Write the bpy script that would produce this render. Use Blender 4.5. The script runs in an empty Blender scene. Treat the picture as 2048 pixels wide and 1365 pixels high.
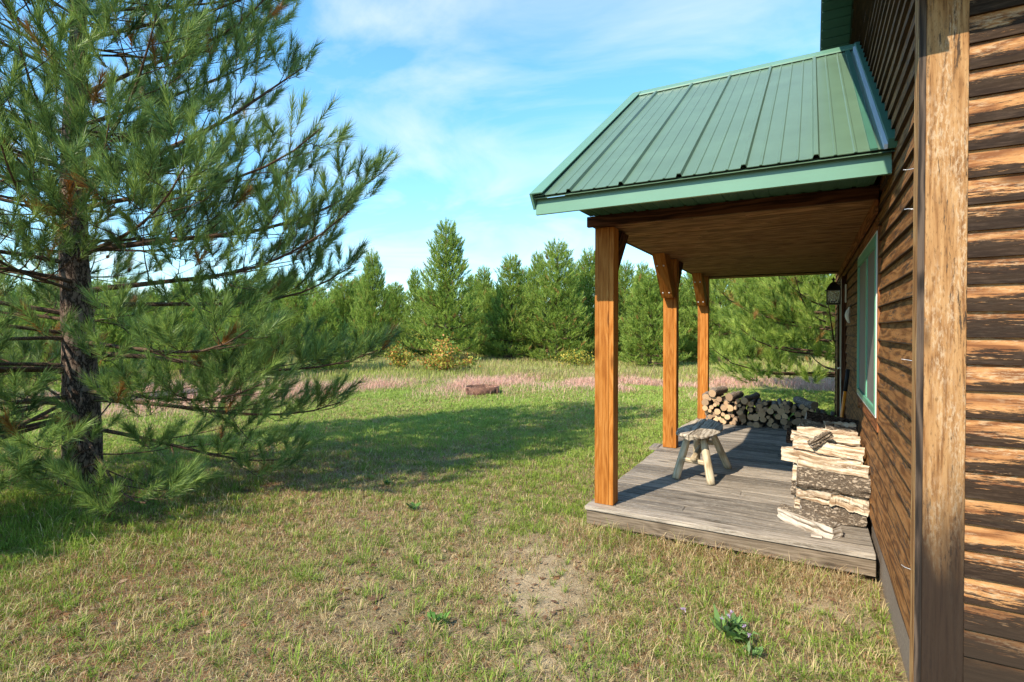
import bpy, bmesh, math, random
import numpy as np
from mathutils import Vector, Matrix, Quaternion
R = math.radians
C = bpy.context.scene.collection

# ------------------------------------------------------------------ camera, sky, sun, exposure
F = 1065.0; TH = R(29.15); PIT = R(0.66); CH = 1.70
cam = bpy.data.cameras.new("camera"); camo = bpy.data.objects.new("camera", cam); C.objects.link(camo)
camo.location = (0, 0, CH); camo.rotation_euler = (R(90) - PIT, 0, TH)
cam.sensor_fit = 'HORIZONTAL'; cam.sensor_width = 36; cam.lens = 36 * F / 2048
cam.shift_y = -(682.5 - (660 + F * math.tan(PIT))) / 2048
cam.clip_start = 0.05; cam.clip_end = 2000
S = bpy.context.scene; S.camera = camo
SUN_EL, SUN_AZ = 40.0, 18.2          # elevation; shadows run this many degrees east of north
w = bpy.data.worlds.new("World"); S.world = w; w.use_nodes = True
nt = w.node_tree; nt.nodes.clear()
def N(t, k, **kw):
    n = t.nodes.new(k)
    for a, b in kw.items(): setattr(n, a, b)
    return n
out = N(nt, 'ShaderNodeOutputWorld'); bg = N(nt, 'ShaderNodeBackground'); bg.inputs[1].default_value = 0.15
sky = N(nt, 'ShaderNodeTexSky', sky_type='NISHITA', sun_disc=False)
sky.sun_elevation = R(SUN_EL); sky.sun_rotation = R(180 + SUN_AZ)
sky.air_density = 1.0; sky.dust_density = 0.15; sky.ozone_density = 1.6
tc = N(nt, 'ShaderNodeTexCoord'); sep = N(nt, 'ShaderNodeSeparateXYZ'); nt.links.new(tc.outputs['Generated'], sep.inputs[0])
ad = N(nt, 'ShaderNodeMath', operation='ADD'); ad.inputs[1].default_value = 0.16; nt.links.new(sep.outputs['Z'], ad.inputs[0])
dv = N(nt, 'ShaderNodeVectorMath', operation='DIVIDE'); nt.links.new(tc.outputs['Generated'], dv.inputs[0])
cb = N(nt, 'ShaderNodeCombineXYZ'); [nt.links.new(ad.outputs[0], cb.inputs[i]) for i in range(3)]
nt.links.new(cb.outputs[0], dv.inputs[1])
mp = N(nt, 'ShaderNodeMapping'); mp.inputs['Scale'].default_value = (0.95, 1.35, 1); mp.inputs['Rotation'].default_value = (0, 0, R(20)); mp.inputs['Location'].default_value = (3.1, 1.7, 0)
nt.links.new(dv.outputs[0], mp.inputs[0])
cn = N(nt, 'ShaderNodeTexNoise'); cn.inputs['Scale'].default_value = 1.1; cn.inputs['Detail'].default_value = 9; cn.inputs['Roughness'].default_value = 0.56; cn.inputs['Distortion'].default_value = 0.9
nt.links.new(mp.outputs[0], cn.inputs['Vector'])
cr = N(nt, 'ShaderNodeValToRGB'); cr.color_ramp.elements[0].position = 0.47; cr.color_ramp.elements[1].position = 0.84
cr.color_ramp.elements[0].color = (0, 0, 0, 1); cr.color_ramp.elements[1].color = (.85, .85, .85, 1)
nt.links.new(cn.outputs[0], cr.inputs[0])
sm = N(nt, 'ShaderNodeMix', data_type='RGBA', blend_type='MULTIPLY'); sm.inputs[0].default_value = 1
nt.links.new(sky.outputs[0], sm.inputs[6]); hr = N(nt, 'ShaderNodeValToRGB'); hr.color_ramp.elements[0].position = 0.02; hr.color_ramp.elements[0].color = (.34, .44, .47, 1); hr.color_ramp.elements[1].position = 0.42; hr.color_ramp.elements[1].color = (.33, .555, .62, 1)
nt.links.new(sep.outputs['Z'], hr.inputs[0]); nt.links.new(hr.outputs[0], sm.inputs[7])
cm = N(nt, 'ShaderNodeMix', data_type='RGBA'); nt.links.new(cr.outputs[0], cm.inputs[0]); nt.links.new(sm.outputs[2], cm.inputs[6])
cm.inputs[7].default_value = (1.85, 1.95, 2.0, 1)
nt.links.new(cm.outputs[2], bg.inputs[0]); nt.links.new(bg.outputs[0], out.inputs[0])
sl = bpy.data.lights.new("sun", 'SUN'); sl.energy = 2.0; sl.angle = R(0.55); sl.color = (1, .90, .74)
so = bpy.data.objects.new("sun", sl); C.objects.link(so)
SD = Vector((math.sin(R(SUN_AZ)) * math.cos(R(SUN_EL)), math.cos(R(SUN_AZ)) * math.cos(R(SUN_EL)), -math.sin(R(SUN_EL))))
so.rotation_euler = SD.to_track_quat('-Z', 'Y').to_euler()
S.view_settings.view_transform = 'Standard'; S.view_settings.look = 'None'; S.view_settings.exposure = 2.05; S.view_settings.gamma = 1
S.cycles.max_bounces = 6; S.cycles.transparent_max_bounces = 6; S.cycles.diffuse_bounces = 4

RIGHT = Vector((math.cos(TH), math.sin(TH), 0)); FWD = Vector((-math.sin(TH), math.cos(TH), 0))
def P(lat, d, z=0.0):                 # metres to the right of, and ahead of, the place the photograph was taken from
    return RIGHT * lat + FWD * d + Vector((0, 0, z))

# ------------------------------------------------------------------ object helpers
def tag(o, label=None, cat=None, group=None, kind=None):
    if label: o['label'] = label
    if cat: o['category'] = cat
    if group: o['group'] = group
    if kind: o['kind'] = kind
    return o
def empty(name, loc=(0, 0, 0), rz=0, **kw):
    o = bpy.data.objects.new(name, None); C.objects.link(o); o.location = loc; o.rotation_euler = (0, 0, rz)
    o.empty_display_size = .2
    return tag(o, **kw)
def np_obj(name, V, loops, starts, mats, parent=None, col=None, smooth=False, matidx=None, colname='tint'):
    me = bpy.data.meshes.new(name)
    V = np.asarray(V, np.float32); loops = np.asarray(loops, np.int32); starts = np.asarray(starts, np.int32)
    me.vertices.add(len(V)); me.vertices.foreach_set('co', V.ravel())
    me.loops.add(len(loops)); me.loops.foreach_set('vertex_index', loops)
    me.polygons.add(len(starts)); me.polygons.foreach_set('loop_start', starts)
    if matidx is not None: me.polygons.foreach_set('material_index', np.asarray(matidx, np.int32))
    if smooth: me.polygons.foreach_set('use_smooth', np.ones(len(starts), bool))
    me.update(calc_edges=True)
    if col is not None:
        a = me.attributes.new(colname, 'FLOAT_COLOR', 'POINT')
        c4 = np.ones((len(V), 4), np.float32); c4[:, :col.shape[1]] = col; a.data.foreach_set('color', c4.ravel())
    for m in (mats if isinstance(mats, (list, tuple)) else [mats]): me.materials.append(m)
    o = bpy.data.objects.new(name, me); C.objects.link(o)
    if parent: o.parent = parent
    return o
class MB:
    """collects faces with a wood-grain uv (u along the grain, v across, in metres) and a per-board (random, fraction) uv"""
    def __init__(s): s.v = []; s.f = []; s.uv = []; s.b = []; s.m = []; s.rng = random.Random(5)
    def quad(s, pts, uvs=None, brd=(0, 0), mat=0):
        i = len(s.v); s.v += [tuple(p) for p in pts]; s.f.append(tuple(range(i, i + len(pts))))
        s.uv.append(uvs or [(p[0], p[2]) for p in pts]); s.b.append(brd if isinstance(brd, list) else [brd] * len(pts)); s.m.append(mat)
    def box(s, a, b, ax=None, rnd=None, mat=0, bev=0.0):
        a = list(a); b = list(b)
        d = [b[i] - a[i] for i in range(3)]
        if ax is None: ax = max(range(3), key=lambda i: d[i])
        rnd = s.rng.random() if rnd is None else rnd; ou, ov = rnd * 37.1, rnd * 11.3 + s.rng.random() * 3
        c = [(a[0], a[1], a[2]), (b[0], a[1], a[2]), (b[0], b[1], a[2]), (a[0], b[1], a[2]), (a[0], a[1], b[2]), (b[0], a[1], b[2]), (b[0], b[1], b[2]), (a[0], b[1], b[2])]
        if bev > 0:
            bm = bmesh.new(); vs = [bm.verts.new(p) for p in c]
            for f in ((0, 3, 2, 1), (4, 5, 6, 7), (0, 1, 5, 4), (1, 2, 6, 5), (2, 3, 7, 6), (3, 0, 4, 7)): bm.faces.new([vs[k] for k in f])
            bmesh.ops.bevel(bm, geom=bm.edges[:], offset=bev, segments=2, affect='EDGES')
            polys = [[tuple(l.vert.co) for l in f.loops] for f in bm.faces]; bm.free()
        else: polys = [[c[k] for k in f] for f in ((0, 3, 2, 1), (4, 5, 6, 7), (0, 1, 5, 4), (1, 2, 6, 5), (2, 3, 7, 6), (3, 0, 4, 7))]
        oth = [i for i in range(3) if i != ax]
        w_ = max(oth, key=lambda i: d[i])
        for pl in polys:
            p0, p1, p2 = Vector(pl[0]), Vector(pl[1]), Vector(pl[2]); n = (p1 - p0).cross(p2 - p0); na = max(range(3), key=lambda i: abs(n[i]))
            if na == ax: uvs = [(p[oth[0]] * .15 + ou, p[oth[1]] + ov) for p in pl]
            else:
                o2 = [i for i in oth if i != na][0]; uvs = [(p[ax] + ou, p[o2] + ov + na * .37) for p in pl]
            s.quad(pl, uvs, [(rnd, (p[w_] - a[w_]) / max(d[w_], 1e-6)) for p in pl], mat)
    def prism(s, poly, ax, lo, hi, grain=None, mat=0, rnd=None):
        """poly: 2-d outline in the other two axes (in xyz order), extruded along ax"""
        o = [i for i in range(3) if i != ax]; rnd = s.rng.random() if rnd is None else rnd
        def mk(q, t): p = [0, 0, 0]; p[o[0]], p[o[1]] = q; p[ax] = t; return tuple(p)
        g = grain or Vector((0, 0, 1)); g = Vector(g).normalized()
        def uv(pl):
            n = (Vector(pl[1]) - Vector(pl[0])).cross(Vector(pl[2]) - Vector(pl[0]));
            n = n.normalized() if n.length > 0 else Vector((1, 0, 0)); t = n.cross(g)
            if t.length < .05: t = Vector((.3, 1, .2)).cross(n)
            t.normalize(); return [(Vector(p).dot(g) + rnd * 31, Vector(p).dot(t) + rnd * 13) for p in pl]
        for t, rev in ((lo, False), (hi, True)):
            pl = [mk(q, t) for q in poly]
            if rev: pl = pl[::-1]
            s.quad(pl, uv(pl), (rnd, .5), mat)
        n = len(poly)
        for i in range(n):
            a, b = poly[i], poly[(i + 1) % n]; pl = [mk(a, lo), mk(a, hi), mk(b, hi), mk(b, lo)]
            s.quad(pl, uv(pl), (rnd, .5), mat)
    def build(s, name, mats, parent=None, smooth=False):
        me = bpy.data.meshes.new(name); me.from_pydata(s.v, [], s.f); me.update()
        l1 = me.uv_layers.new(name='UVMap'); l2 = me.uv_layers.new(name='brd')
        l1.data.foreach_set('uv', np.array([c for f in s.uv for c in f], np.float32).ravel())
        l2.data.foreach_set('uv', np.array([c for f in s.b for c in f], np.float32).ravel())
        for m in (mats if isinstance(mats, (list, tuple)) else [mats]): me.materials.append(m)
        me.polygons.foreach_set('material_index', np.array(s.m, np.int32))
        bm = bmesh.new(); bm.from_mesh(me); bmesh.ops.remove_doubles(bm, verts=bm.verts, dist=1e-5); bmesh.ops.recalc_face_normals(bm, faces=bm.faces); bm.to_mesh(me); bm.free()
        if smooth: me.polygons.foreach_set('use_smooth', np.ones(len(me.polygons), bool))
        o = bpy.data.objects.new(name, me); C.objects.link(o)
        if parent: o.parent = parent
        return o
def tubes(name, paths, mat, parent=None, sides=6, smooth=True, col=None):
    """paths: list of (points Nx3, radii N); one mesh"""
    VV = []; LL = []; nv = 0
    for pts, rad in paths:
        pts = np.asarray(pts, float); n = len(pts); sd = sides if max(rad) > .02 else 3
        t = np.gradient(pts, axis=0); t /= np.linalg.norm(t, axis=1)[:, None] + 1e-9
        ref = np.array([0, 0, 1.]) if abs(t[0][2]) < .9 else np.array([1., 0, 0])
        a = np.cross(t, ref); a /= np.linalg.norm(a, axis=1)[:, None] + 1e-9; b = np.cross(t, a)
        th = np.arange(sd) * 2 * math.pi / sd
        ring = pts[:, None, :] + (a[:, None, :] * np.cos(th)[None, :, None] + b[:, None, :] * np.sin(th)[None, :, None]) * np.asarray(rad)[:, None, None]
        VV.append(ring.reshape(-1, 3))
        i = np.arange(n - 1)[:, None] * sd + np.arange(sd)[None, :]; j = np.arange(n - 1)[:, None] * sd + (np.arange(sd)[None, :] + 1) % sd
        LL.append(np.stack([i, j, j + sd, i + sd], -1).reshape(-1, 4) + nv); nv += n * sd
    V = np.concatenate(VV); L = np.concatenate(LL)
    return np_obj(name, V, L.ravel(), np.arange(len(L)) * 4, mat, parent, smooth=smooth)

# ------------------------------------------------------------------ materials
def mat_new(name):
    m = bpy.data.materials.new(name); m.use_nodes = True; t = m.node_tree; b = t.nodes['Principled BSDF']; return m, t, b
def ramp(t, stops, fac=None):
    r = N(t, 'ShaderNodeValToRGB'); e = r.color_ramp.elements
    while len(e) < len(stops): e.new(.5)
    for k, (p, c) in enumerate(stops): e[k].position = p; e[k].color = (*c, 1) if len(c) == 3 else c
    if fac is not None: t.links.new(fac, r.inputs[0])
    return r
def noise(t, vec, scale, detail=4, rough=.5, dist=0.0):
    n = N(t, 'ShaderNodeTexNoise'); n.inputs['Scale'].default_value = scale; n.inputs['Detail'].default_value = detail
    n.inputs['Roughness'].default_value = rough; n.inputs['Distortion'].default_value = dist
    if vec is not None: t.links.new(vec, n.inputs['Vector'])
    return n.outputs[0]
def mapping(t, vec, sc=(1, 1, 1), loc=(0, 0, 0)):
    m = N(t, 'ShaderNodeMapping'); m.inputs['Scale'].default_value = sc; m.inputs['Location'].default_value = loc; t.links.new(vec, m.inputs[0]); return m.outputs[0]
def math_(t, op, a, b=None, c=None, clamp=False):
    n = N(t, 'ShaderNodeMath', operation=op); n.use_clamp = clamp
    for i, x in enumerate((a, b, c)):
        if x is None: continue
        if isinstance(x, (int, float)): n.inputs[i].default_value = x
        else: t.links.new(x, n.inputs[i])
    return n.outputs[0]
def mix(t, f, a, b, mode='MIX'):
    n = N(t, 'ShaderNodeMix', data_type='RGBA', blend_type=mode)
    for i, x in ((0, f), (6, a), (7, b)):
        if isinstance(x, (int, float)): n.inputs[i].default_value = x
        elif isinstance(x, tuple): n.inputs[i].default_value = (*x, 1) if len(x) == 3 else x
        else: t.links.new(x, n.inputs[i])
    return n.outputs[2]
def bump(t, b, h, strength=.3, dist=.01):
    n = N(t, 'ShaderNodeBump'); n.inputs['Strength'].default_value = strength; n.inputs['Distance'].default_value = dist
    t.links.new(h, n.inputs['Height']); t.links.new(n.outputs[0], b.inputs['Normal'])
def ss(t, x, lo, hi):
    n = N(t, 'ShaderNodeMapRange', interpolation_type='SMOOTHSTEP'); t.links.new(x, n.inputs[0])
    n.inputs[1].default_value = lo; n.inputs[2].default_value = hi; return n.outputs[0]
def wood(name, light, mid, dark, black=(.026, .017, .010), char=0.0, charmode=None, fleck=0.0, fleckcol=(.7, .56, .36), rough=.75, knots=True, gs=1.0, bmp=.35, low=None, var=.3, lip=0, ring=.17, bvar=1.0):
    """boards: ring bands + fine streaks along u, knots, weathered black patches (char) and pale raised flecks"""
    m, t, b = mat_new(name)
    uv = N(t, 'ShaderNodeUVMap', uv_map='UVMap').outputs[0]; br = N(t, 'ShaderNodeSeparateXYZ'); t.links.new(N(t, 'ShaderNodeUVMap', uv_map='brd').outputs[0], br.inputs[0])
    rnd, frac = br.outputs[0], br.outputs[1]
    # knots: stretched voronoi distance bends the bands round each knot
    kv = N(t, 'ShaderNodeTexVoronoi'); kv.inputs['Scale'].default_value = 1.0; t.links.new(mapping(t, uv, (1.6, 7.0, 1)), kv.inputs['Vector'])
    kd = kv.outputs['Distance']
    knot = math_(t, 'SUBTRACT', 1.0, ss(t, kd, .05, .16)) if knots else None
    bend = math_(t, 'MULTIPLY', math_(t, 'SUBTRACT', 1.0, ss(t, kd, 0.0, .45)), 1.4 if knots else 0.0)
    warp = noise(t, mapping(t, uv, (1.3, 9, 1)), 1.0, 2)
    band = math_(t, 'FRACT', math_(t, 'ADD', math_(t, 'ADD', math_(t, 'MULTIPLY', warp, 5.0 * gs), bend), 0))
    sepu = N(t, 'ShaderNodeSeparateXYZ'); t.links.new(uv, sepu.inputs[0])
    wv = math_(t, 'SINE', math_(t, 'MULTIPLY', math_(t, 'ADD', math_(t, 'ADD', math_(t, 'MULTIPLY', sepu.outputs[1], 16.0 * gs), math_(t, 'MULTIPLY', warp, 5.5)), bend), 6.2832))
    fine = noise(t, mapping(t, uv, (6, 110, 1)), 1.0, 4, .75)
    fine2 = noise(t, mapping(t, uv, (2.2, 60, 1)), 1.0, 4, .6)
    g = math_(t, 'ADD', math_(t, 'MULTIPLY', wv, ring), math_(t, 'ADD', math_(t, 'MULTIPLY', fine, .55), math_(t, 'MULTIPLY', fine2, .75)))
    g = math_(t, 'ADD', math_(t, 'MULTIPLY', math_(t, 'SUBTRACT', g, .65), 1.5), .5)
    col = ramp(t, [(.22, dark), (.48, mid), (.75, light)], g).outputs[0]
    blotch = noise(t, mapping(t, uv, (1.1, 5, 1), (3, 3, 0)), 1.0, 3)
    f = math_(t, 'ADD', math_(t, 'MULTIPLY', rnd, var * bvar), math_(t, 'MULTIPLY', blotch, var))
    col = mix(t, 1.0, col, ramp(t, [(0, (1 + var * .6,) * 3), (2 * var if var > .01 else 1, (1 - var,) * 3)], f).outputs[0], 'MULTIPLY')
    if fleck > 0:
        pn = noise(t, mapping(t, uv, (24, 105, 1), (2, 5, 0)), 1.0, 4, .75); col = mix(t, math_(t, 'MULTIPLY', ss(t, pn, .52, .66), .75 * min(1, fleck + .1)), col, tuple(c * .55 for c in dark))
        fn = noise(t, mapping(t, uv, (26, 100, 1)), 1.0, 4, .75); fm = noise(t, mapping(t, uv, (2.4, 20, 1), (7, 1, 0)), 1.0, 4)
        fl = math_(t, 'MULTIPLY', ss(t, fn, .45, .62), math_(t, 'MULTIPLY', ss(t, fm, .40, .62), fleck))
        col = mix(t, fl, col, fleckcol)
    if char > 0:
        cn_ = noise(t, mapping(t, uv, (1.9, 13, 1), (1, 9, 0)), 1.0, 5, .62); cs = noise(t, mapping(t, uv, (9, 85, 1)), 1.0, 5, .75)
        e = math_(t, 'ADD', math_(t, 'MULTIPLY', cn_, 1.0), math_(t, 'MULTIPLY', cs, 1.3)); e = math_(t, 'SUBTRACT', e, .37)
        if charmode == 'low':      # weather has blackened the lower half of every course
            e = math_(t, 'ADD', e, math_(t, 'MULTIPLY', math_(t, 'SUBTRACT', .52, frac), .75))
            e = math_(t, 'ADD', e, math_(t, 'MULTIPLY', math_(t, 'SUBTRACT', rnd, .5), .25))
        cf = math_(t, 'MULTIPLY', ss(t, e, 1.03 - .3 * char, 1.17 - .3 * char), .96)
        col = mix(t, cf, col, mix(t, ss(t, cs, .45, .72), black, tuple(min(1, c * 3.6) for c in black)))
    if lip:                        # colour darkened in a thin uneven line along the bottom lip of each board
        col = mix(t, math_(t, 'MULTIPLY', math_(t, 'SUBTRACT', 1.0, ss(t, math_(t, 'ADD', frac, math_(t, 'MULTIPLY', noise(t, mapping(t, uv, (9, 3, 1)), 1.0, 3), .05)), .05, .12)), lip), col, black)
    if low:                        # splash-darkened boards near the ground
        geo = N(t, 'ShaderNodeNewGeometry'); sz = N(t, 'ShaderNodeSeparateXYZ'); t.links.new(geo.outputs['Position'], sz.inputs[0])
        zz = math_(t, 'ADD', sz.outputs[2], math_(t, 'MULTIPLY', noise(t, mapping(t, uv, (2, 14, 1)), 1.0, 4), .5))
        lf = math_(t, 'MULTIPLY', math_(t, 'SUBTRACT', 1.0, ss(t, zz, low[0], low[1])), .975)
        col = mix(t, lf, col, mix(t, fine2, low[2], tuple(c * 2.4 for c in low[2])))
    if knots:
        col = mix(t, math_(t, 'MULTIPLY', knot, .8), col, tuple(c * .45 for c in dark))
    t.links.new(col, b.inputs['Base Color']); b.inputs['Roughness'].default_value = rough; b.inputs['Specular IOR Level'].default_value = .12
    h = math_(t, 'ADD', math_(t, 'MULTIPLY', fine2, 1.0), math_(t, 'MULTIPLY', fine, .5)); bump(t, b, h, bmp, .004)
    return m
def paint(name, col, rough=.4, spec=.5, dirt=.08, metal=0.0, sc=3.0):
    m, t, b = mat_new(name); o = N(t, 'ShaderNodeTexCoord').outputs['Object']
    n = noise(t, o, sc, 6, .6); c = mix(t, 1.0, col, ramp(t, [(.3, (1 - dirt,) * 3), (.7, (1 + dirt,) * 3)], n).outputs[0], 'MULTIPLY')
    t.links.new(c, b.inputs['Base Color']); b.inputs['Roughness'].default_value = rough; b.inputs['Specular IOR Level'].default_value = spec; b.inputs['Metallic'].default_value = metal
    bump(t, b, noise(t, o, 14, 2), .05, .004)
    return m
def leafmat(name, ramp_stops, trans=.25, rough=.55, gloss=.3, attr='tint'):
    m, t, b = mat_new(name); a = N(t, 'ShaderNodeAttribute', attribute_name=attr)
    s_ = N(t, 'ShaderNodeSeparateColor'); t.links.new(a.outputs['Color'], s_.inputs[0])
    r = ramp(t, ramp_stops, s_.outputs[0]); t.links.new(r.outputs[0], b.inputs['Base Color']); b.inputs['Roughness'].default_value = rough; b.inputs['Specular IOR Level'].default_value = gloss
    tr = N(t, 'ShaderNodeBsdfTranslucent'); t.links.new(r.outputs[0], tr.inputs[0]); ms = N(t, 'ShaderNodeMixShader'); ms.inputs[0].default_value = trans
    t.links.new(b.outputs[0], ms.inputs[1]); t.links.new(tr.outputs[0], ms.inputs[2]); t.links.new(ms.outputs[0], t.nodes['Material Output'].inputs[0])
    return m
def rgbmat(name, trans=.25, rough=.7, gloss=.15):
    m, t, b = mat_new(name); a = N(t, 'ShaderNodeAttribute', attribute_name='tint').outputs['Color']
    t.links.new(a, b.inputs['Base Color']); b.inputs['Roughness'].default_value = rough; b.inputs['Specular IOR Level'].default_value = gloss
    tr = N(t, 'ShaderNodeBsdfTranslucent'); t.links.new(a, tr.inputs[0]); ms = N(t, 'ShaderNodeMixShader'); ms.inputs[0].default_value = trans
    t.links.new(b.outputs[0], ms.inputs[1]); t.links.new(tr.outputs[0], ms.inputs[2]); t.links.new(ms.outputs[0], t.nodes['Material Output'].inputs[0])
    return m
def bark(name, light, dark, sc=14, flat=(1, 1, .35), bmp=.8):
    m, t, b = mat_new(name); o = N(t, 'ShaderNodeTexCoord').outputs['Object']; ov = mapping(t, o, flat)
    v = N(t, 'ShaderNodeTexVoronoi', feature='DISTANCE_TO_EDGE'); v.inputs['Scale'].default_value = sc * 1.5
    nn = N(t, 'ShaderNodeTexNoise'); nn.inputs['Scale'].default_value = sc * 1.4; nn.inputs['Detail'].default_value = 5; nn.inputs['Roughness'].default_value = .65; t.links.new(ov, nn.inputs['Vector'])
    vm = N(t, 'ShaderNodeVectorMath', operation='MULTIPLY_ADD'); t.links.new(nn.outputs['Color'], vm.inputs[0]); vm.inputs[1].default_value = (2.2 / sc,) * 3; t.links.new(ov, vm.inputs[2]); t.links.new(vm.outputs[0], v.inputs['Vector'])
    e = ss(t, v.outputs['Distance'], -.04, .22); n2 = noise(t, ov, sc * 3.3, 6, .72); n3 = noise(t, ov, sc * .8, 4, .6)
    f = math_(t, 'MULTIPLY', e, math_(t, 'ADD', math_(t, 'MULTIPLY', n2, 1.0), math_(t, 'MULTIPLY', n3, .35)))
    mid = tuple((x + y) / 2 for x, y in zip(light, dark))
    t.links.new(ramp(t, [(.12, dark), (.45, mid), (.85, light)], f).outputs[0], b.inputs['Base Color']); b.inputs['Roughness'].default_value = .9; b.inputs['Specular IOR Level'].default_value = .1
    bump(t, b, f, bmp, .012); return m
M = {}
M['siding_s'] = wood('weathered siding south', (.41, .20, .075), (.31, .135, .048), (.17, .065, .024), black=(.014, .009, .006), char=1.0, charmode='low', fleck=.55, fleckcol=(.52, .38, .23), low=(.55, .95, (.017, .011, .007)), var=.25)
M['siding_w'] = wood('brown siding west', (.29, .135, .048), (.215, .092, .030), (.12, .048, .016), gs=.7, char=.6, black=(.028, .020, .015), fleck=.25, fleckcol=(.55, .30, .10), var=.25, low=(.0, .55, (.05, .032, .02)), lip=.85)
M['corner'] = wood('corner board', (.40, .225, .095), (.33, .17, .066), (.18, .08, .028), black=(.022, .014, .009), ring=.09, char=.5, fleck=.7, fleckcol=(.48, .35, .22), low=(.85, 1.5, (.012, .008, .006)), var=.1, gs=1.5)
M['edge'] = wood('corner board edge', (.10, .07, .05), (.05, .035, .026), (.02, .015, .012), black=(.02, .016, .012), var=.1, knots=False)
M['strip'] = wood('corner strip', (.50, .30, .13), (.38, .19, .075), (.22, .10, .035), var=.1, knots=False, char=.3)
M['post'] = wood('cedar post', (.46, .19, .045), (.39, .14, .024), (.27, .085, .013), ring=.09, var=.35, gs=.8, rough=.55, bmp=.25)
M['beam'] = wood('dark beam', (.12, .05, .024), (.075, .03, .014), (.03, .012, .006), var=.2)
M['ceil'] = wood('ceiling boards', (.37, .20, .095), (.26, .13, .058), (.13, .06, .025), var=.4)
M['trim'] = wood('brown trim', (.32, .12, .045), (.24, .085, .03), (.13, .045, .015), var=.15, knots=False)
M['deck'] = wood('grey deck boards', (.46, .39, .31), (.29, .24, .19), (.10, .08, .06), black=(.07, .056, .045), char=.2, var=.5, ring=.05, bvar=1.8, gs=1.4, fleck=.3, fleckcol=(.62, .56, .48))
M['deckedge'] = wood('deck edge', (.26, .20, .145), (.17, .128, .088), (.07, .05, .034), ring=.05, char=.3, black=(.045, .035, .028), var=.2)
M['green'] = paint('green metal roof', (.098, .160, .100), .34, .5, .10)
M['green_rib'] = paint('green metal rib', (.075, .20, .11), .35, .5, .05)
M['green_trim'] = paint('green trim', (.115, .235, .155), .35, .5, .05)
M['green_dark'] = paint('green soffit', (.045, .13, .085), .5, .4, .12)
M['flash'] = paint('white flashing', (.62, .66, .74), .3, .6, .05)
M['window_green'] = paint('green window frame', (.13, .36, .24), .4, .4, .05)
M['white'] = paint('off white flange', (.66, .64, .56), .6, .3, .1)
M['screen'] = paint('insect screen', (.19, .175, .165), .6, .3, .1)
M['black'] = paint('black metal', (.012, .012, .013), .45, .4, .2)
M['lever'] = paint('door handle', (.5, .5, .5), .25, .5, .05, metal=.8)
M['nail'] = paint('silver nail', (.7, .7, .72), .3, .5, .05, metal=.5)
M['orange'] = paint('orange fibreglass', (.78, .26, .02), .35, .5, .05)
M['rubber'] = paint('black grip', (.015, .015, .016), .6, .3, .1)
M['steel'] = paint('axe head steel', (.30, .29, .30), .4, .5, .2, metal=.6)
M['stool'] = wood('peeled stool wood', (.52, .43, .30), (.44, .35, .225), (.30, .22, .13), black=(.16, .13, .10), char=.12, var=.12, knots=False, rough=.8)
M['seat'] = wood('weathered seat wood', (.52, .44, .34), (.41, .33, .24), (.19, .145, .10), black=(.17, .155, .14), char=.35, var=.2, knots=True, rough=.85, fleck=.4, fleckcol=(.72, .66, .54))
M['split'] = wood('split firewood', (.62, .51, .38), (.48, .37, .25), (.26, .16, .09), black=(.22, .15, .09), char=.22, var=.25, knots=False, rough=.85, bmp=.8, fleck=.5, fleckcol=(.85, .78, .66))
M['splitgrey'] = wood('grey split firewood', (.54, .47, .39), (.40, .33, .26), (.18, .13, .09), black=(.10, .08, .06), char=.2, var=.2, knots=False, rough=.9, bmp=.8)
M['bark_fire'] = bark('firewood bark', (.46, .365, .27), (.23, .17, .12), 26, (.5, 1, 1), 1.2)
M['bark_dark'] = bark('dark firewood bark', (.18, .115, .08), (.04, .025, .017), 30, (.5, 1, 1), 1.0)
M['bark_log'] = bark('round log bark', (.38, .31, .25), (.12, .09, .07), 30, (1, .4, 1), .5)
M['bark_pine'] = bark('red pine bark', (.25, .175, .13), (.035, .022, .016), 11, (1, 1, .4), 1.0)
M['branch'] = bark('pine branch bark', (.20, .125, .08), (.05, .03, .02), 30, (1, 1, 1), .4)
def endgrain(name, light, dark):
    m, t, b = mat_new(name); o = N(t, 'ShaderNodeTexCoord').outputs['Object']
    wv = N(t, 'ShaderNodeTexWave', wave_type='RINGS', rings_direction='Y'); wv.inputs['Scale'].default_value = 80; wv.inputs['Distortion'].default_value = 1.5; wv.inputs['Detail'].default_value = 2
    t.links.new(o, wv.inputs['Vector']); n = noise(t, o, 40, 4); oi = N(t, 'ShaderNodeObjectInfo').outputs['Random']
    c = ramp(t, [(.1, dark), (.9, light)], math_(t, 'ADD', math_(t, 'MULTIPLY', wv.outputs[0], .5), math_(t, 'MULTIPLY', n, .5))).outputs[0]
    c = mix(t, 1.0, c, ramp(t, [(0, (.55, .5, .48)), (.5, (.95, .85, .75)), (1, (1.3, 1.2, 1.05))], oi).outputs[0], 'MULTIPLY')
    t.links.new(c, b.inputs['Base Color']); b.inputs['Roughness'].default_value = .9; bump(t, b, n, .4, .004); return m
M['end'] = endgrain('log end', (.60, .46, .31), (.36, .24, .145))
def stucco():
    m, t, b = mat_new('foundation'); o = N(t, 'ShaderNodeTexCoord').outputs['Object']; n = noise(t, o, 60, 6, .7); n2 = noise(t, o, 4, 3)
    t.links.new(mix(t, n2, ramp(t, [(.3, (.12, .09, .065)), (.7, (.36, .28, .21))], n).outputs[0], (.20, .15, .11)), b.inputs['Base Color']); b.inputs['Roughness'].default_value = .95; bump(t, b, n, .8, .01); return m
M['found'] = stucco()
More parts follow.
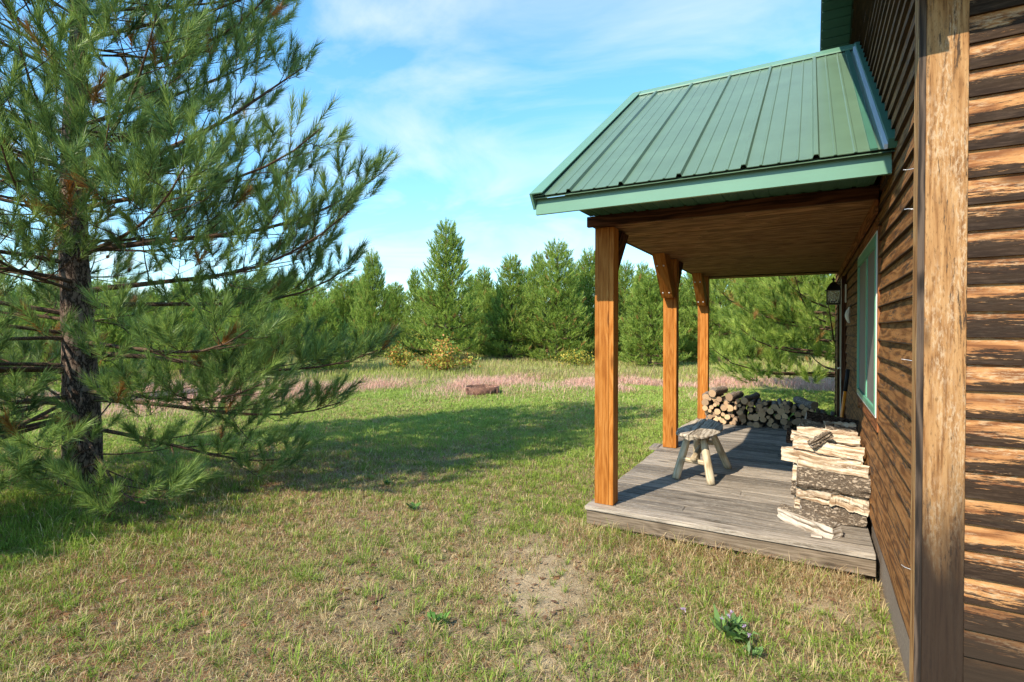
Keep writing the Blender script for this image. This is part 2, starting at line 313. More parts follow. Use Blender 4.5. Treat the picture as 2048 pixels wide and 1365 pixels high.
def rust():
    m, t, b = mat_new('rusty steel'); o = N(t, 'ShaderNodeTexCoord').outputs['Object']; n = noise(t, o, 9, 6, .7)
    t.links.new(ramp(t, [(.3, (.05, .025, .02)), (.55, (.17, .08, .05)), (.8, (.33, .21, .14))], n).outputs[0], b.inputs['Base Color']); b.inputs['Roughness'].default_value = .9; bump(t, b, n, .4, .01); return m
M['rust'] = rust()
def glassmat():
    m, t, b = mat_new('lantern glass'); b.inputs['Base Color'].default_value = (.75, .72, .55, 1); b.inputs['Roughness'].default_value = .25; b.inputs['Transmission Weight'].default_value = .75; return m
M['glass'] = glassmat()
ND = [(0, (.055, .105, .03)), (.35, (.15, .245, .06)), (.7, (.33, .44, .11)), (.86, (.16, .25, .06)), (.90, (.28, .16, .04)), (1, (.36, .13, .03))]
M['needle'] = leafmat('pine needles', ND, .33, .42, .4)
M['needle_far'] = leafmat('far pine needles', [(0, (.09, .14, .025)), (.35, (.24, .36, .06)), (.7, (.42, .53, .10)), (.86, (.32, .36, .085)), (.91, (.40, .28, .08)), (1, (.42, .20, .07))], .4, .5, .3)
M['blade'] = rgbmat('grass blades', .3)
M['haze_grass'] = rgbmat('pink grass', .35)
M['leaf'] = rgbmat('shrub leaves', .3, .5, .3)

# ------------------------------------------------------------------ ground
rs = np.random.RandomState(11)
GR = [rs.rand(64, 64) for _ in range(8)]
def vn(x, y, s, k):                    # smooth value noise 0..1
    g = GR[k % 8]; X = x * s + 17.3 * k; Y = y * s + 9.1 * k; i = np.floor(X).astype(int); j = np.floor(Y).astype(int)
    u = X - i; v = Y - j; u = u * u * (3 - 2 * u); v = v * v * (3 - 2 * v)
    a = g[i % 64, j % 64]; b = g[(i + 1) % 64, j % 64]; c = g[i % 64, (j + 1) % 64]; d = g[(i + 1) % 64, (j + 1) % 64]
    return (a * (1 - u) + b * u) * (1 - v) + (c * (1 - u) + d * u) * v
def ld(x, y): return x * math.cos(TH) + y * math.sin(TH), -x * math.sin(TH) + y * math.cos(TH)
def gz(x, y):
    lat, d = ld(x, y); far = np.clip((d - 9) / 8, 0, 1)
    return (vn(x, y, .6, 0) - .5) * .05 * np.clip(np.hypot(x + .6, y - 6) / 4 - .9, 0, 1) + far * (vn(x, y, .12, 3) - .4) * .35 - .012
m, t, b = mat_new('lawn soil')
o = N(t, 'ShaderNodeTexCoord').outputs['Object']
att = N(t, 'ShaderNodeAttribute', attribute_name='tint').outputs['Color']
n1 = noise(t, o, 45, 6, .7); n2 = noise(t, o, 6, 5, .65); n3 = noise(t, o, 220, 3, .6)
soil = ramp(t, [(.3, (.09, .055, .03)), (.5, (.30, .20, .125)), (.68, (.52, .40, .28))], math_(t, 'ADD', math_(t, 'MULTIPLY', n1, .55), math_(t, 'MULTIPLY', n3, .45))).outputs[0]
col = mix(t, .75, soil, mix(t, 1.0, att, ramp(t, [(.3, (.45, .45, .42)), (.7, (1.5, 1.5, 1.5))], n3).outputs[0], 'MULTIPLY'))
col = mix(t, 1.0, col, ramp(t, [(.3, (.72, .7, .66)), (.7, (1.15, 1.15, 1.12))], n2).outputs[0], 'MULTIPLY')
t.links.new(col, b.inputs['Base Color']); b.inputs['Roughness'].default_value = 1; b.inputs['Specular IOR Level'].default_value = .05
bump(t, b, math_(t, 'ADD', n1, n3), .7, .02); M['ground'] = m
def bl(x, y, cx, cy, r_): return np.exp(-((x - cx) ** 2 + (y - cy) ** 2) / (r_ * r_))
def ground_tint(x, y):
    lat, d = ld(x, y)
    sand = np.array([.28, .22, .12]); litter = np.array([.20, .11, .055]); grn = np.array([.20, .25, .07]); dry = np.array([.30, .28, .10])
    g = np.clip((d - 6.5) / 3, 0, 1)[:, None]
    c = sand * (1 - g) + grn * g
    bb = np.clip((bl(x, y, -1.85, 3.55, .36) + bl(x, y, -1.5, 3.1, .3) + bl(x, y, .1, 3.9, .3) + .6 * bl(x, y, -1.2, 2.5, .3)) * (.4 + 1.2 * vn(x, y, 4., 3)), 0, 1)[:, None]; c = c * (1 - bb) + np.array([.56, .44, .29]) * bb
    li = np.clip((-lat - 1.0) / 2.5, 0, 1)[:, None] * np.clip((8 - d) / 3, 0, 1)[:, None]; c = c * (1 - li) + litter * li
    f = np.clip((d - 15) / 6, 0, 1)[:, None] * .7; return c * (1 - f) + dry * f
rr = np.concatenate([np.linspace(.3, 16, 150), np.linspace(16.6, 60, 60), np.geomspace(64, 900, 16)]); aa = np.linspace(0, 2 * math.pi, 220, endpoint=False)
X = (rr[:, None] * np.cos(aa)).ravel(); Y = (rr[:, None] * np.sin(aa)).ravel(); Z = gz(X, Y)
n_a = len(aa); i = np.arange(len(rr) - 1)[:, None] * n_a + np.arange(n_a); j = np.arange(len(rr) - 1)[:, None] * n_a + (np.arange(n_a) + 1) % n_a
L = np.stack([i, i + n_a, j + n_a, j], -1).reshape(-1, 4)
V = np.stack([X, Y, Z], 1); V = np.vstack([V, [[0, 0, 0]]])
tri = np.stack([np.full(n_a, len(V) - 1), np.arange(n_a), (np.arange(n_a) + 1) % n_a], -1)
loops = np.concatenate([L.ravel(), tri.ravel()]); starts = np.concatenate([np.arange(len(L)) * 4, len(L) * 4 + np.arange(n_a) * 3])
g = np_obj('ground', V, loops, starts, M['ground'], col=ground_tint(V[:, 0], V[:, 1]), smooth=True); tag(g, kind='structure', label='sandy lawn with patchy dry and green grass', cat='ground')

# ------------------------------------------------------------------ the cabin
XW = .43; YS = 2.87; YN = 11.0; XE = 8.5; EV = 3.32; RY = 6.93; RZ = 5.46
SL = (RZ - EV) / (RY - YS)
cabin = empty('cabin', (XW, YS, 0), label='cabin with weathered brown lap siding, green metal roof and a covered wooden porch', cat='cabin')
def adopt(o, p=None):                 # parent, keeping the shape where it was built
    p = p or cabin; o.parent = p
    mw = Matrix.Identity(4); q = p; chain = []
    while q: chain.append(q); q = q.parent
    for q in reversed(chain): mw = mw @ (Matrix.Translation(q.location) @ q.rotation_euler.to_matrix().to_4x4()) if q.matrix_parent_inverse == Matrix.Identity(4) else mw @ q.matrix_parent_inverse
    o.matrix_parent_inverse = Matrix.Translation(-Vector(cabin.location)) if p is cabin else Matrix.Identity(4)
    return o
EXPO = .1105
WIN = (4.36, 5.93, 1.10, 2.37)
DOOR = (7.98, 9.0, .2, 2.32)
def course(mb, a, b, z0, fixed, axis, sgn, rnd, t0=.021, t1=.006):
    """one lap board from a to b along axis ('x' or 'y'); outer side towards sgn from the wall plane 'fixed'; hand-cut wobble along it"""
    segs = max(1, int((b - a) / .35)); rng = random.Random(int(rnd * 1e6)); prev = None; L_ = z0; ou = rnd * 41
    for k in range(segs + 1):
        s_ = a + (b - a) * k / segs; wz = rng.uniform(-.0025, .0025); wt = rng.uniform(-.002, .003)
        lo = (s_, fixed + sgn * (t0 + wt), L_ + wz); hi = (s_, fixed + sgn * t1, L_ + EXPO + .006); ba = (s_, fixed, L_ + wz)
        cur = [((p[0], p[1], p[2]) if axis == 'x' else (p[1], p[0], p[2])) for p in (lo, hi, ba)]; u = s_ + ou
        if prev:
            mb.quad([prev[0], cur[0], cur[1], prev[1]], [(pu, rnd * 7), (u, rnd * 7), (u, rnd * 7 + EXPO), (pu, rnd * 7 + EXPO)], [(rnd, 0), (rnd, 0), (rnd, 1), (rnd, 1)])
            mb.quad([prev[2], cur[2], cur[0], prev[0]], [(pu, rnd * 7 - .02), (u, rnd * 7 - .02), (u, rnd * 7), (pu, rnd * 7)], (rnd, 0))
        elif k == 0: mb.quad([cur[2], cur[0], cur[1]], [(u, 0), (u, .02), (u, .1)], (rnd, .5))
        prev, pu = cur, u
    mb.quad([prev[2], prev[0], prev[1]], [(pu, 0), (pu, .02), (pu, .1)], (rnd, .5))
rng = random.Random(3)
mb = MB()
z = .12
while z < EV:
    x0 = .572
    while x0 < XE:
        x1 = min(XE, x0 + rng.uniform(2.2, 4.5)); course(mb, x0, x1 - .003, z, YS, 'x', -1, rng.random()); x0 = x1
    z += EXPO
adopt(tag(mb.build('wall', M['siding_s']), label='sunlit end wall whose boards are blackened along their lower halves'))
mb = MB(); z = .305
while z < RZ:
    y0, y1 = YS + .087, YN - .09
    if z + EXPO > EV: y0 = max(y0, YS + (z + EXPO - EV) / SL); y1 = min(y1, YN - (z + EXPO - EV) / SL)
    ops = []
    if z + .05 > WIN[2] - .09 and z + .05 < WIN[3] + .02: ops.append((WIN[0] - .045, WIN[1] + .005))
    if z + .05 < DOOR[3] + .06: ops.append((DOOR[0] - .06, DOOR[1] + .06))
    segs = []; c_ = y0
    for a, b_ in ops + [(y1, y1)]:
        if a > c_: segs.append((c_, a))
        c_ = max(c_, b_)
    for a, b_ in segs:
        while a < b_ - .01:
            e = b_ if b_ - a < 3.2 else a + rng.uniform(1.6, 2.8); course(mb, a, e - .002, z, XW, 'y', -1, rng.random(), .026, .008); a = e
    z += EXPO
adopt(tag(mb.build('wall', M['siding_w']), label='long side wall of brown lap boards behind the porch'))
mb = MB()       # sheathing, gable triangles and the unseen walls
mb.box((XW, YS + .001, .3), (XE, YN, EV)); mb.prism([(YS + .002, EV), (YN - .001, EV), (RY, RZ)], 0, XW, XE, (0, 1, 0))
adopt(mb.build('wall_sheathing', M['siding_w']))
mb = MB(); mb.box((XW + .001, YS + .03, -.3), (XE, YN, .299)); adopt(mb.build('foundation', M['found']))
mb = MB(); mb.box((.43, 2.8455, .02), (.570, 2.869, EV), 2, bev=.002); adopt(tag(mb.build('corner_board', M['corner']), label='wide sunlit corner board, pale above and dark near the ground'))
mb = MB(); mb.box((.404, 2.847, .02), (.4285, 2.955, EV), 2, mat=0)
for k, f in enumerate(mb.f):
    ys = [mb.v[q][1] for q in f]
    if max(ys) < 2.8475: mb.m[k] = 1
adopt(mb.build('corner_board', [M['strip'], M['edge']]))
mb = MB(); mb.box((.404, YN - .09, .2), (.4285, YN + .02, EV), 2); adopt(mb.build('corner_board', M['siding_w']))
for k, zz in enumerate((.62, 1.56, 2.24, 2.42)):
    q = [(.409, 2.958 + .004 * (k % 3), zz), (.385, 2.965 + .02 * (k % 2), zz + .004), (.375 - .006 * (k % 2), 2.985, zz + .006)]
    adopt(tubes('nail', [(q, [.0016] * 3)], M['nail']))
# window
wn = empty('window', (XW, WIN[0], WIN[2])); wn.parent = cabin; wn.matrix_parent_inverse = Matrix.Translation(-cabin.location)
def inwin(o): o.parent = wn; o.matrix_parent_inverse = Matrix.Translation(-Vector(wn.location)); return o
y0, y1, z0, z1 = WIN
mb = MB(); xo = .392
for a, b_ in (((xo, y0 + .016, z0 + .016), (XW, y0 + .075, z1 - .016)), ((xo, y1 - .05, z0 + .016), (XW, y1 - .012, z1 - .016)), ((xo, y0 + .077, z1 - .09), (XW, y1 - .052, z1 - .016)), ((xo, y0 + .077, z0 + .016), (XW, y1 - .052, z0 + .06)),
              ((xo + .008, 5.10, z0 + .062), (XW, 5.19, z1 - .092))): mb.box(a, b_, bev=.002)
inwin(mb.build('frame', M['window_green']))
mb = MB()
for a, b_ in (((.396, y0, z0), (XW, y0 + .0145, z1)), ((.396, y1 - .011, z0), (XW, y1, z1)), ((.396, y0 + .016, z1 - .0145), (XW, y1 - .0125, z1)), ((.396, y0 + .016, z0), (XW, y1 - .0125, z0 + .0145))): mb.box(a, b_)
inwin(mb.build('flange', M['white']))
for a, b_ in ((4.437, 5.098), (5.192, 5.878)):
    mb = MB(); mb.box((.408, a, z0 + .061), (.428, b_, z1 - .091)); inwin(mb.build('screen', M['screen']))
mb = MB(); mb.box((.402, y0 - .045, z0 - .09), (XW - .001, y0 - .003, z1 + .02), 2); mb.box((.402, y0 - .002, z0 - .09), (XW - .001, y1 + .003, z0 - .003), 1); mb.box((.402, y0 - .002, z1 + .003), (XW - .001, y1 + .003, z1 + .085), 1)
inwin(mb.build('casing', M['trim']))
# door
dr = empty('door', (XW, DOOR[0], .2)); dr.parent = cabin; dr.matrix_parent_inverse = Matrix.Translation(-cabin.location)
def indoor(o): o.parent = dr; o.matrix_parent_inverse = Matrix.Translation(-Vector(dr.location)); return o
y0, y1, z0, z1 = DOOR
mb = MB(); mb.box((.36, y0 - .06, z0), (XW - .001, y0 - .002, z1 + .06), 2); mb.box((.36, y1 + .002, z0), (XW - .001, y1 + .06, z1 + .06), 2); mb.box((.36, y0, z1 + .002), (XW - .001, y1, z1 + .06), 1); indoor(mb.build('frame', M['beam']))
mb = MB(); mb.box((.385, y0 + .002, z0 + .01), (XW - .002, y1 - .002, z1), 2); mb.box((.376, y0 + .12, z0 + 1.05), (.3845, y1 - .12, z1 - .15), 2); indoor(mb.build('door_panel', M['black']))
mb = MB(); mb.box((.352, y0 - .012, z0), (.3595, y0 - .0025, z1 + .03), 2); indoor(mb.build('edge_strip', M['white']))
mb = MB(); mb.box((.372, y0 + .05, 1.0), (.3845, y0 + .10, 1.28), 2, bev=.004); mb.box((.33, y0 + .06, 1.20), (.371, y0 + .075, 1.215)); mb.box((.325, y0 + .06, 1.19), (.335, y0 + .19, 1.215), bev=.004); mb.box((.35, y0 + .055, 1.05), (.371, y0 + .09, 1.09), bev=.004)
indoor(mb.build('handle', M['lever']))
# main roof
rf = empty('roof', (XW, YS, EV)); rf.parent = cabin; rf.matrix_parent_inverse = Matrix.Translation(-cabin.location)
rf['label'] = 'main gable roof, only its green soffit showing above the porch'
def inroof(o): o.parent = rf; o.matrix_parent_inverse = Matrix.Translation(-Vector(rf.location)); return o
xo = .115; oh = .31
mb = MB(); th_ = .17
def zr(y): return RZ - abs(y - RY) * SL + .015
mb.prism([(YS - oh, zr(YS - oh) + .03), (RY, RZ + .05), (YN + oh, zr(YN + oh) + .03), (YN + oh, zr(YN + oh) + th_), (RY, RZ + .05 + th_ * .9), (YS - oh, zr(YS - oh) + th_)], 0, xo - .015, XE + .3, (1, 0, 0))
inroof(mb.build('roof_panel', M['green']))
mb = MB(); y = RY - .02; stp = .105
for sgn in (1, -1):
    y = RY + sgn * .004
    while YS - oh < y < YN + oh:
        ya, yb = y, y + sgn * (stp - .009)
        mb.prism([(ya, zr(ya) - .006), (yb, zr(yb) - .006), (yb, zr(yb) + .028), (ya, zr(ya) + .028)], 0, xo, XW - .03, (1, 0, 0)); y += sgn * stp
inroof(mb.build('soffit', M['green_dark']))
mb = MB(); mb.box((XW - .02, YS - oh + .01, 3.215), (XE, YS - .022, 3.23)); inroof(mb.build('soffit', M['green_dark']))
mb = MB(); mb.box((xo - .02, YS - oh - .012, 3.19), (XE + .3, YS - oh + .008, 3.36)); inroof(mb.build('fascia', M['green_trim']))
# porch roof
pr = empty('porch_roof', (XW, 3.62, 2.71)); pr.parent = cabin; pr.matrix_parent_inverse = Matrix.Translation(-cabin.location)
def inpr(o): o.parent = pr; o.matrix_parent_inverse = Matrix.Translation(-Vector(pr.location)); return o
EY, EZ, PY_, PZ, FY, FZ = 3.62, 2.712, 6.29, 4.50, 9.95, 2.71
xl = -1.83; sN = (PZ - EZ) / (PY_ - EY)
mb = MB()
nx = Vector((0, -sN, 1)).normalized()
def on(y, h, x): return (x, y - nx_y * h, z_at(y) + nz * h)
nx_y, nz = -nx.y, nx.z
def z_at(y): return EZ + (y - EY) * sN
def pt(x, s_, h):                       # s_ 0..1 up the near slope, h above it
    y = EY + (PY_ - EY) * s_; return Vector((x, y, z_at(y))) + nx * h
xr = XW - .02
prof = []; x = xl + .02
ribs = [-1.545 + .394 * k for k in range(5)]
marks = []
for r_ in [-1.939] + ribs + [.425]:
    marks.append((r_, 1))
    for q in (.098, .197, .296): marks.append((r_ + q, 0))
prof.append((xl, 0))
for r_, big in marks:
    if r_ < xl + .03 or r_ > xr - .03: continue
    if big: prof += [(r_ - .020, 0), (r_ - .011, .022), (r_ + .011, .022), (r_ + .020, 0)]
    else: prof += [(r_ - .010, 0), (r_ - .005, .005), (r_ + .005, .005), (r_ + .010, 0)]
prof.append((xr, 0))
for k in range(len(prof) - 1):
    a, b_ = prof[k], prof[k + 1]
    mb.quad([pt(a[0], 0, a[1]), pt(b_[0], 0, b_[1]), pt(b_[0], 1, b_[1]), pt(a[0], 1, a[1])])
    mb.quad([pt(a[0], 0, a[1] - .004), pt(b_[0], 0, b_[1] - .004), pt(b_[0], 0, b_[1]), pt(a[0], 0, a[1])])
mb.quad([(xl, PY_, PZ), (xr, PY_, PZ), (xr, FY, FZ), (xl, FY, FZ)])
mb.quad([(xl, EY, EZ - .022), (xr, EY, EZ - .022), (xr, PY_, PZ - .03), (xl, PY_, PZ - .03)])
mb.quad([(xl, FY, FZ - .022), (xr, FY, FZ - .022), (xr, PY_, PZ - .03), (xl, PY_, PZ - .03)])
inpr(mb.build('metal_panel', M['green']))
mb = MB(); mb.prism([(PY_ - .13, PZ - .08 + .022), (PY_, PZ + .035), (PY_ + .13, PZ - .02), (PY_ + .13, PZ - .03), (PY_, PZ + .018), (PY_ - .13, PZ - .085 + .012)], 0, xl - .02, xr + .01, (1, 0, 0)); inpr(mb.build('ridge_cap', M['green_trim']))
def along(x0, x1, h0, h1, s0=0., s1=1., mbx=None):
    m_ = mbx or MB(); c = [pt(x, s_, h) for s_ in (s0, s1) for x, h in ((x0, h0), (x1, h0), (x1, h1), (x0, h1))]
    for f in ((0, 1, 2, 3), (4, 7, 6, 5), (0, 4, 5, 1), (1, 5, 6, 2), (2, 6, 7, 3), (3, 7, 4, 0)): m_.quad([c[k] for k in f])
    return m_
m_ = along(xl - .022, xl - .003, -.10, .03, -.006, .995); along(xl - .0025, xl + .085, .023, .031, -.006, .995, m_); inpr(m_.build('rake_trim', M['green_trim']))
m_ = along(xr - .052, xr - .035, .001, .03, -.005, .96); inpr(m_.build('flashing', M['flash']))
m_ = along(xr - .034, xr + .018, .002, .055, -.004, .98); along(xr - .115, xr - .08, .001, .012, -.003, .96, m_); inpr(m_.build('flashing', M['green_dark']))
# eave: shaded upper band, lit lower lip, then the boxed soffit
mb = MB(); mb.box((xl + .005, 3.668, 2.640), (XW - .03, 3.69, 2.700)); mb.box((xl + .003, 3.656, 2.6205), (XW - .03, 3.6675, 2.655)); mb.box((xl + .003, 3.650, 2.582), (XW - .03, 3.6675, 2.620))
mb.box((xl + .003, 3.645, 2.576), (XW - .03, 3.675, 2.5815)); inpr(mb.build('fascia', M['green_trim']))
mb = MB(); x = -1.63
while x < XW - .06:
    mb.box((x, 3.6905, 2.662), (x + .078, 4.28, 2.672), 1)
    for q in range(6): mb.box((x + .006 + q * .012, 3.6905, 2.6595), (x + .011 + q * .012, 4.28, 2.6615), 1)
    mb.box((x + .078, 3.6905, 2.668), (x + .10, 4.28, 2.674), 1); x += .10
inpr(mb.build('soffit', M['green_dark']))
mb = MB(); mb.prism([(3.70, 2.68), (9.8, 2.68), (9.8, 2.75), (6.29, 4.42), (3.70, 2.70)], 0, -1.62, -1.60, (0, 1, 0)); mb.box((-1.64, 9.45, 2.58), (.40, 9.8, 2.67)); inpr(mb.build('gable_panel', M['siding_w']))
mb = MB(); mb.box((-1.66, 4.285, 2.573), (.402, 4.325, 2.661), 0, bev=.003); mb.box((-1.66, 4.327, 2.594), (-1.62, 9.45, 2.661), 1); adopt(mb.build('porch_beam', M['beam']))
mb = MB(); y = 4.327; rng = random.Random(8)
while y < 9.44:
    yb = min(9.45, y + .138); xs = [-1.618, rng.uniform(-1.0, -.2), .40]
    for a, b_ in zip(xs, xs[1:]): mb.box((a, y, 2.592 + rng.uniform(0, .002)), (b_ - .002, yb - .004, 2.61), 0)
    y = yb
adopt(mb.build('porch_ceiling', M['ceil']))
mb = MB(); mb.box((.385, 4.33, 2.49), (.402, 9.45, 2.59), 1); adopt(mb.build('ceiling_trim', M['trim']))
# posts with braces
for k, py in enumerate((4.36, 6.875, 9.36)):
    x0 = -1.615 - .012 * k; zt = 2.572 if k == 0 else 2.591
    ps = empty('porch_post', (x0, py, .2)); ps.parent = cabin; ps.matrix_parent_inverse = Matrix.Translation(-cabin.location)
    ps['label'] = ['front porch post beside the deck corner', 'middle porch post behind the stool', 'far porch post beside the log stack'][k]
    def inp(o): o.parent = ps; o.matrix_parent_inverse = Matrix.Translation(-Vector(ps.location)); return o
    mb = MB(); mb.rng = random.Random(20 + k)
    mb.box((x0, py + .004, .201), (x0 + .036, py + .138, zt), 2, bev=.002); mb.box((x0 + .0375, py, .201), (x0 + .1265, py + .14, zt), 2, bev=.002); mb.box((x0 + .128, py + .003, .201), (x0 + .166, py + .138, zt), 2, bev=.002)
    inp(mb.build('post_timber', M['post']))
    if k > 0:
        mb = MB(); mb.prism([(py - .61, zt), (py - .14, 2.10), (py - .002, 2.10), (py - .002, 2.26), (py - .33, zt)], 0, x0 + .012, x0 + .154, (0, 1, -1)); br = inp(mb.build('brace', M['post']))
        for (yy, zz) in ((py - .49, zt - .13), (py - .20, 2.155)):
            for xx in (x0 + .045, x0 + .12):
                bm = bmesh.new(); bmesh.ops.create_cone(bm, cap_ends=True, segments=12, radius1=.011, radius2=.008, depth=.008, matrix=Matrix.Translation((xx, yy - .003, zz - .003)) @ Matrix.Rotation(R(135), 4, 'X'))
                me = bpy.data.meshes.new('bolt'); bm.to_mesh(me); bm.free(); me.materials.append(M['nail']); bo = bpy.data.objects.new('bolt', me); C.objects.link(bo); inp(bo)
    if k < 2:
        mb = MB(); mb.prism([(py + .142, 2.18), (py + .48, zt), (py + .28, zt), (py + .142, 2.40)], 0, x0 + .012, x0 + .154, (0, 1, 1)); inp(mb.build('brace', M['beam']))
# deck
dk = empty('deck', (XW, 4.26, .2)); dk.parent = cabin; dk.matrix_parent_inverse = Matrix.Translation(-cabin.location)
def indk(o): o.parent = dk; o.matrix_parent_inverse = Matrix.Translation(-Vector(dk.location)); return o
rng = random.Random(4); mb = MB(); mb.rng = rng; y = 4.265; k = 0
while y < 9.55:
    w_ = .138; x0 = -1.665 + rng.uniform(-.004, .004); spl = rng.random() < .25
    xs = [x0, rng.uniform(-1.1, -.2), .40] if (spl and k > 0) else [x0, .40]
    for a, b_ in zip(xs, xs[1:]): mb.box((a, y, .162 + rng.uniform(0, .002)), (b_ - .002, y + w_ - .016, .1985 + rng.uniform(0, .0025)), 0, bev=.004)
    y += w_; k += 1
mb.box((-1.78, 6.80, .165), (-1.672, 7.06, .20), 1, bev=.003)
indk(mb.build('deck_boards', M['deck']))
mb = MB(); mb.box((-1.655, 4.278, .045), (.40, 4.315, .1545), 0, bev=.003); mb.box((-1.655, 4.317, .045), (-1.615, 9.5, .1545), 1, bev=.003); mb.box((-1.61, 9.46, .045), (.40, 9.5, .1545), 0)
indk(mb.build('rim_board', M['deckedge']))
mb = MB()
for x_ in (-1.2, -.6, 0.0): mb.box((x_, 4.33, .06), (x_ + .04, 9.45, .158), 1)
indk(mb.build('joist', M['beam']))
# ------------------------------------------------------------------ pines
def unit(v): return v / (np.linalg.norm(v, axis=-1, keepdims=True) + 1e-9)
def curve(p0, d0, L_, n, up, rng, wob=.05):
    """a branch: leaves along d0, bends by 'up' (list of vertical pulls per step)"""
    pts = [np.array(p0, float)]; d = unit(np.array(d0, float)); st = L_ / n
    for k in range(n):
        d = unit(d + np.array([rng.normal(0, wob), rng.normal(0, wob), up[min(k, len(up) - 1)] + rng.normal(0, wob * .6)])); pts.append(pts[-1] + d * st)
    return np.array(pts)
def samp(pts, t):
    f = t * (len(pts) - 1); i = min(int(f), len(pts) - 2); u = f - i; return pts[i] * (1 - u) + pts[i + 1] * u, unit(pts[i + 1] - pts[i])
def needles(shoots, per, nl, nw, rng, name, mat, parent, shade=None):
    """shoots: (base, dir, length, rust, scale) -> one mesh of single-blade needles set round every shoot"""
    B = np.array([s[0] for s in shoots]); D = unit(np.array([s[1] for s in shoots])); Ls = np.array([s[2] for s in shoots]); Rr = np.array([s[3] for s in shoots]); Sc = np.array([s[4] for s in shoots])
    n = len(B); ref = np.where(np.abs(D[:, 2:3]) < .9, np.array([[0, 0, 1.]]), np.array([[1., 0, 0]])); A = unit(np.cross(D, ref)); Bn = np.cross(D, A)
    k = per; t = rng.rand(n, k) ** .8; ph = rng.rand(n, k) * 2 * math.pi
    sp = np.clip(rng.normal(.54, .16, (n, k)) * (1.15 - .55 * t), .1, 1.25)
    rad = A[:, None] * np.cos(ph)[..., None] + Bn[:, None] * np.sin(ph)[..., None]
    nd = D[:, None] * np.cos(sp)[..., None] + rad * np.sin(sp)[..., None]; nd[..., 2] -= .06; nd = unit(nd)
    ln = (nl * (0.75 + .4 * rng.rand(n, k)) * Sc[:, None])[..., None]; base = B[:, None] + D[:, None] * (t * Ls[:, None])[..., None]
    side = unit(np.cross(nd, unit(rng.normal(0, 1, (n, k, 3))))) * (nw * .5)
    tip = base + nd * ln; V = np.stack([base - side, base + side, tip], 2).reshape(-1, 3)
    tone = np.clip(rng.normal(.44, .17, (n, 1)) + rng.normal(0, .20, (n, k)) + .16 * (t - .5), 0, .80)
    tone = np.where(Rr[:, None] > .5, .90 + .1 * rng.rand(n, k), tone); dead = rng.rand(n, k) < .035; tone = np.where(dead & (t < .4), .88, tone)
    col = np.repeat(tone.reshape(-1), 3)[:, None] * np.ones((1, 3))
    nt_ = n * k; return np_obj(name, V, np.arange(nt_ * 3), np.arange(nt_) * 3, mat, parent, col=col)
def foliage_on(br, L_, rng, shoots, twigs, dens, sl_, start=.28, rust=.04, updir=.55, flat=.55, nsub=None, shsc=1.0, r0=.012):
    """side branches, twigs and needle shoots along one main branch"""
    t = start; side = 1
    while t < .97:
        p, d = samp(br, t); lat = unit(np.cross(d, [0, 0, 1.])) * side
        sl2 = (L_ * (1 - t) * .52 + .22) * rng.uniform(.7, 1.15)
        sd = d * .75 + lat * .85 + np.array([0, 0, rng.normal(.05, flat * .35)])
        sb = curve(p, sd, sl2, 5, [-.03, .02, .06, .10, .14], rng, .07); twigs.append((sb, np.linspace(max(.003, r0 * (1 - t * .6)), .002, 6)))
        s_ = .35 + .1 * rng.rand(); k = 1
        while s_ < .93:
            q, e = samp(sb, s_); l2 = unit(np.cross(e, [0, 0, 1.])) * k
            tl = rng.uniform(.10, .30) * (1.15 - .4 * s_); td = e * .8 + l2 * .75 + np.array([0, 0, rng.normal(.22, .22)])
            tw = curve(q, td, tl, 3, [.06, .12, .2], rng, .06); twigs.append((tw, [.003, .0025, .002, .002]))
            ee = unit(tw[-1] - tw[-2]); sL = sl_ * rng.uniform(.7, 1.2)
            shoots.append((tw[-1] - ee * sL * .35, ee + np.array([0, 0, updir * rng.uniform(.2, 1.)]), sL, float(rng.rand() < rust), shsc))
            s_ += dens * rng.uniform(.7, 1.3) / max(sl2, .3); k = -k
        e = unit(sb[-1] - sb[-2]); shoots.append((sb[-1] - e * sl_ * .5, e + np.array([0, 0, updir * .5]), sl_ * 1.35, 0., shsc * 1.05))
        t += dens * 1.15 * rng.uniform(.7, 1.3) / L_; side = -side
    e = unit(br[-1] - br[-2]); shoots.append((br[-1] - e * sl_ * .8, e + np.array([0, 0, updir * .4]), sl_ * 1.9, 0., shsc * 1.1))
def trunk_mesh(name, h, r0, parent, rng, mat, lean=(0, 0), sides=16, segs=40, r1=.02, depth=.25, taper=.85):
    zs = np.linspace(-depth, h, segs); f = np.clip(zs / h, 0, 1); rad = r0 * (1 - f) ** taper + r1; rad = rad * (1 + .28 * np.exp(-np.clip(zs, 0, 9) / .12))
    th = np.arange(sides) * 2 * math.pi / sides; X = np.cos(th)[None] * rad[:, None] * (1 + rng.normal(0, .035, (segs, sides))) + (lean[0] * f + .03 * np.sin(zs * 1.3))[:, None]
    Y = np.sin(th)[None] * rad[:, None] * (1 + rng.normal(0, .035, (segs, sides))) + (lean[1] * f + .03 * np.cos(zs * 1.1))[:, None]; Z = np.repeat(zs[:, None], sides, 1)
    V = np.stack([X, Y, Z], -1).reshape(-1, 3); i = np.arange(segs - 1)[:, None] * sides + np.arange(sides); j = np.arange(segs - 1)[:, None] * sides + (np.arange(sides) + 1) % sides
    L_ = np.stack([i, j, j + sides, i + sides], -1).reshape(-1, 4); return np_obj(name, V, L_.ravel(), np.arange(len(L_)) * 4, mat, parent, smooth=True)
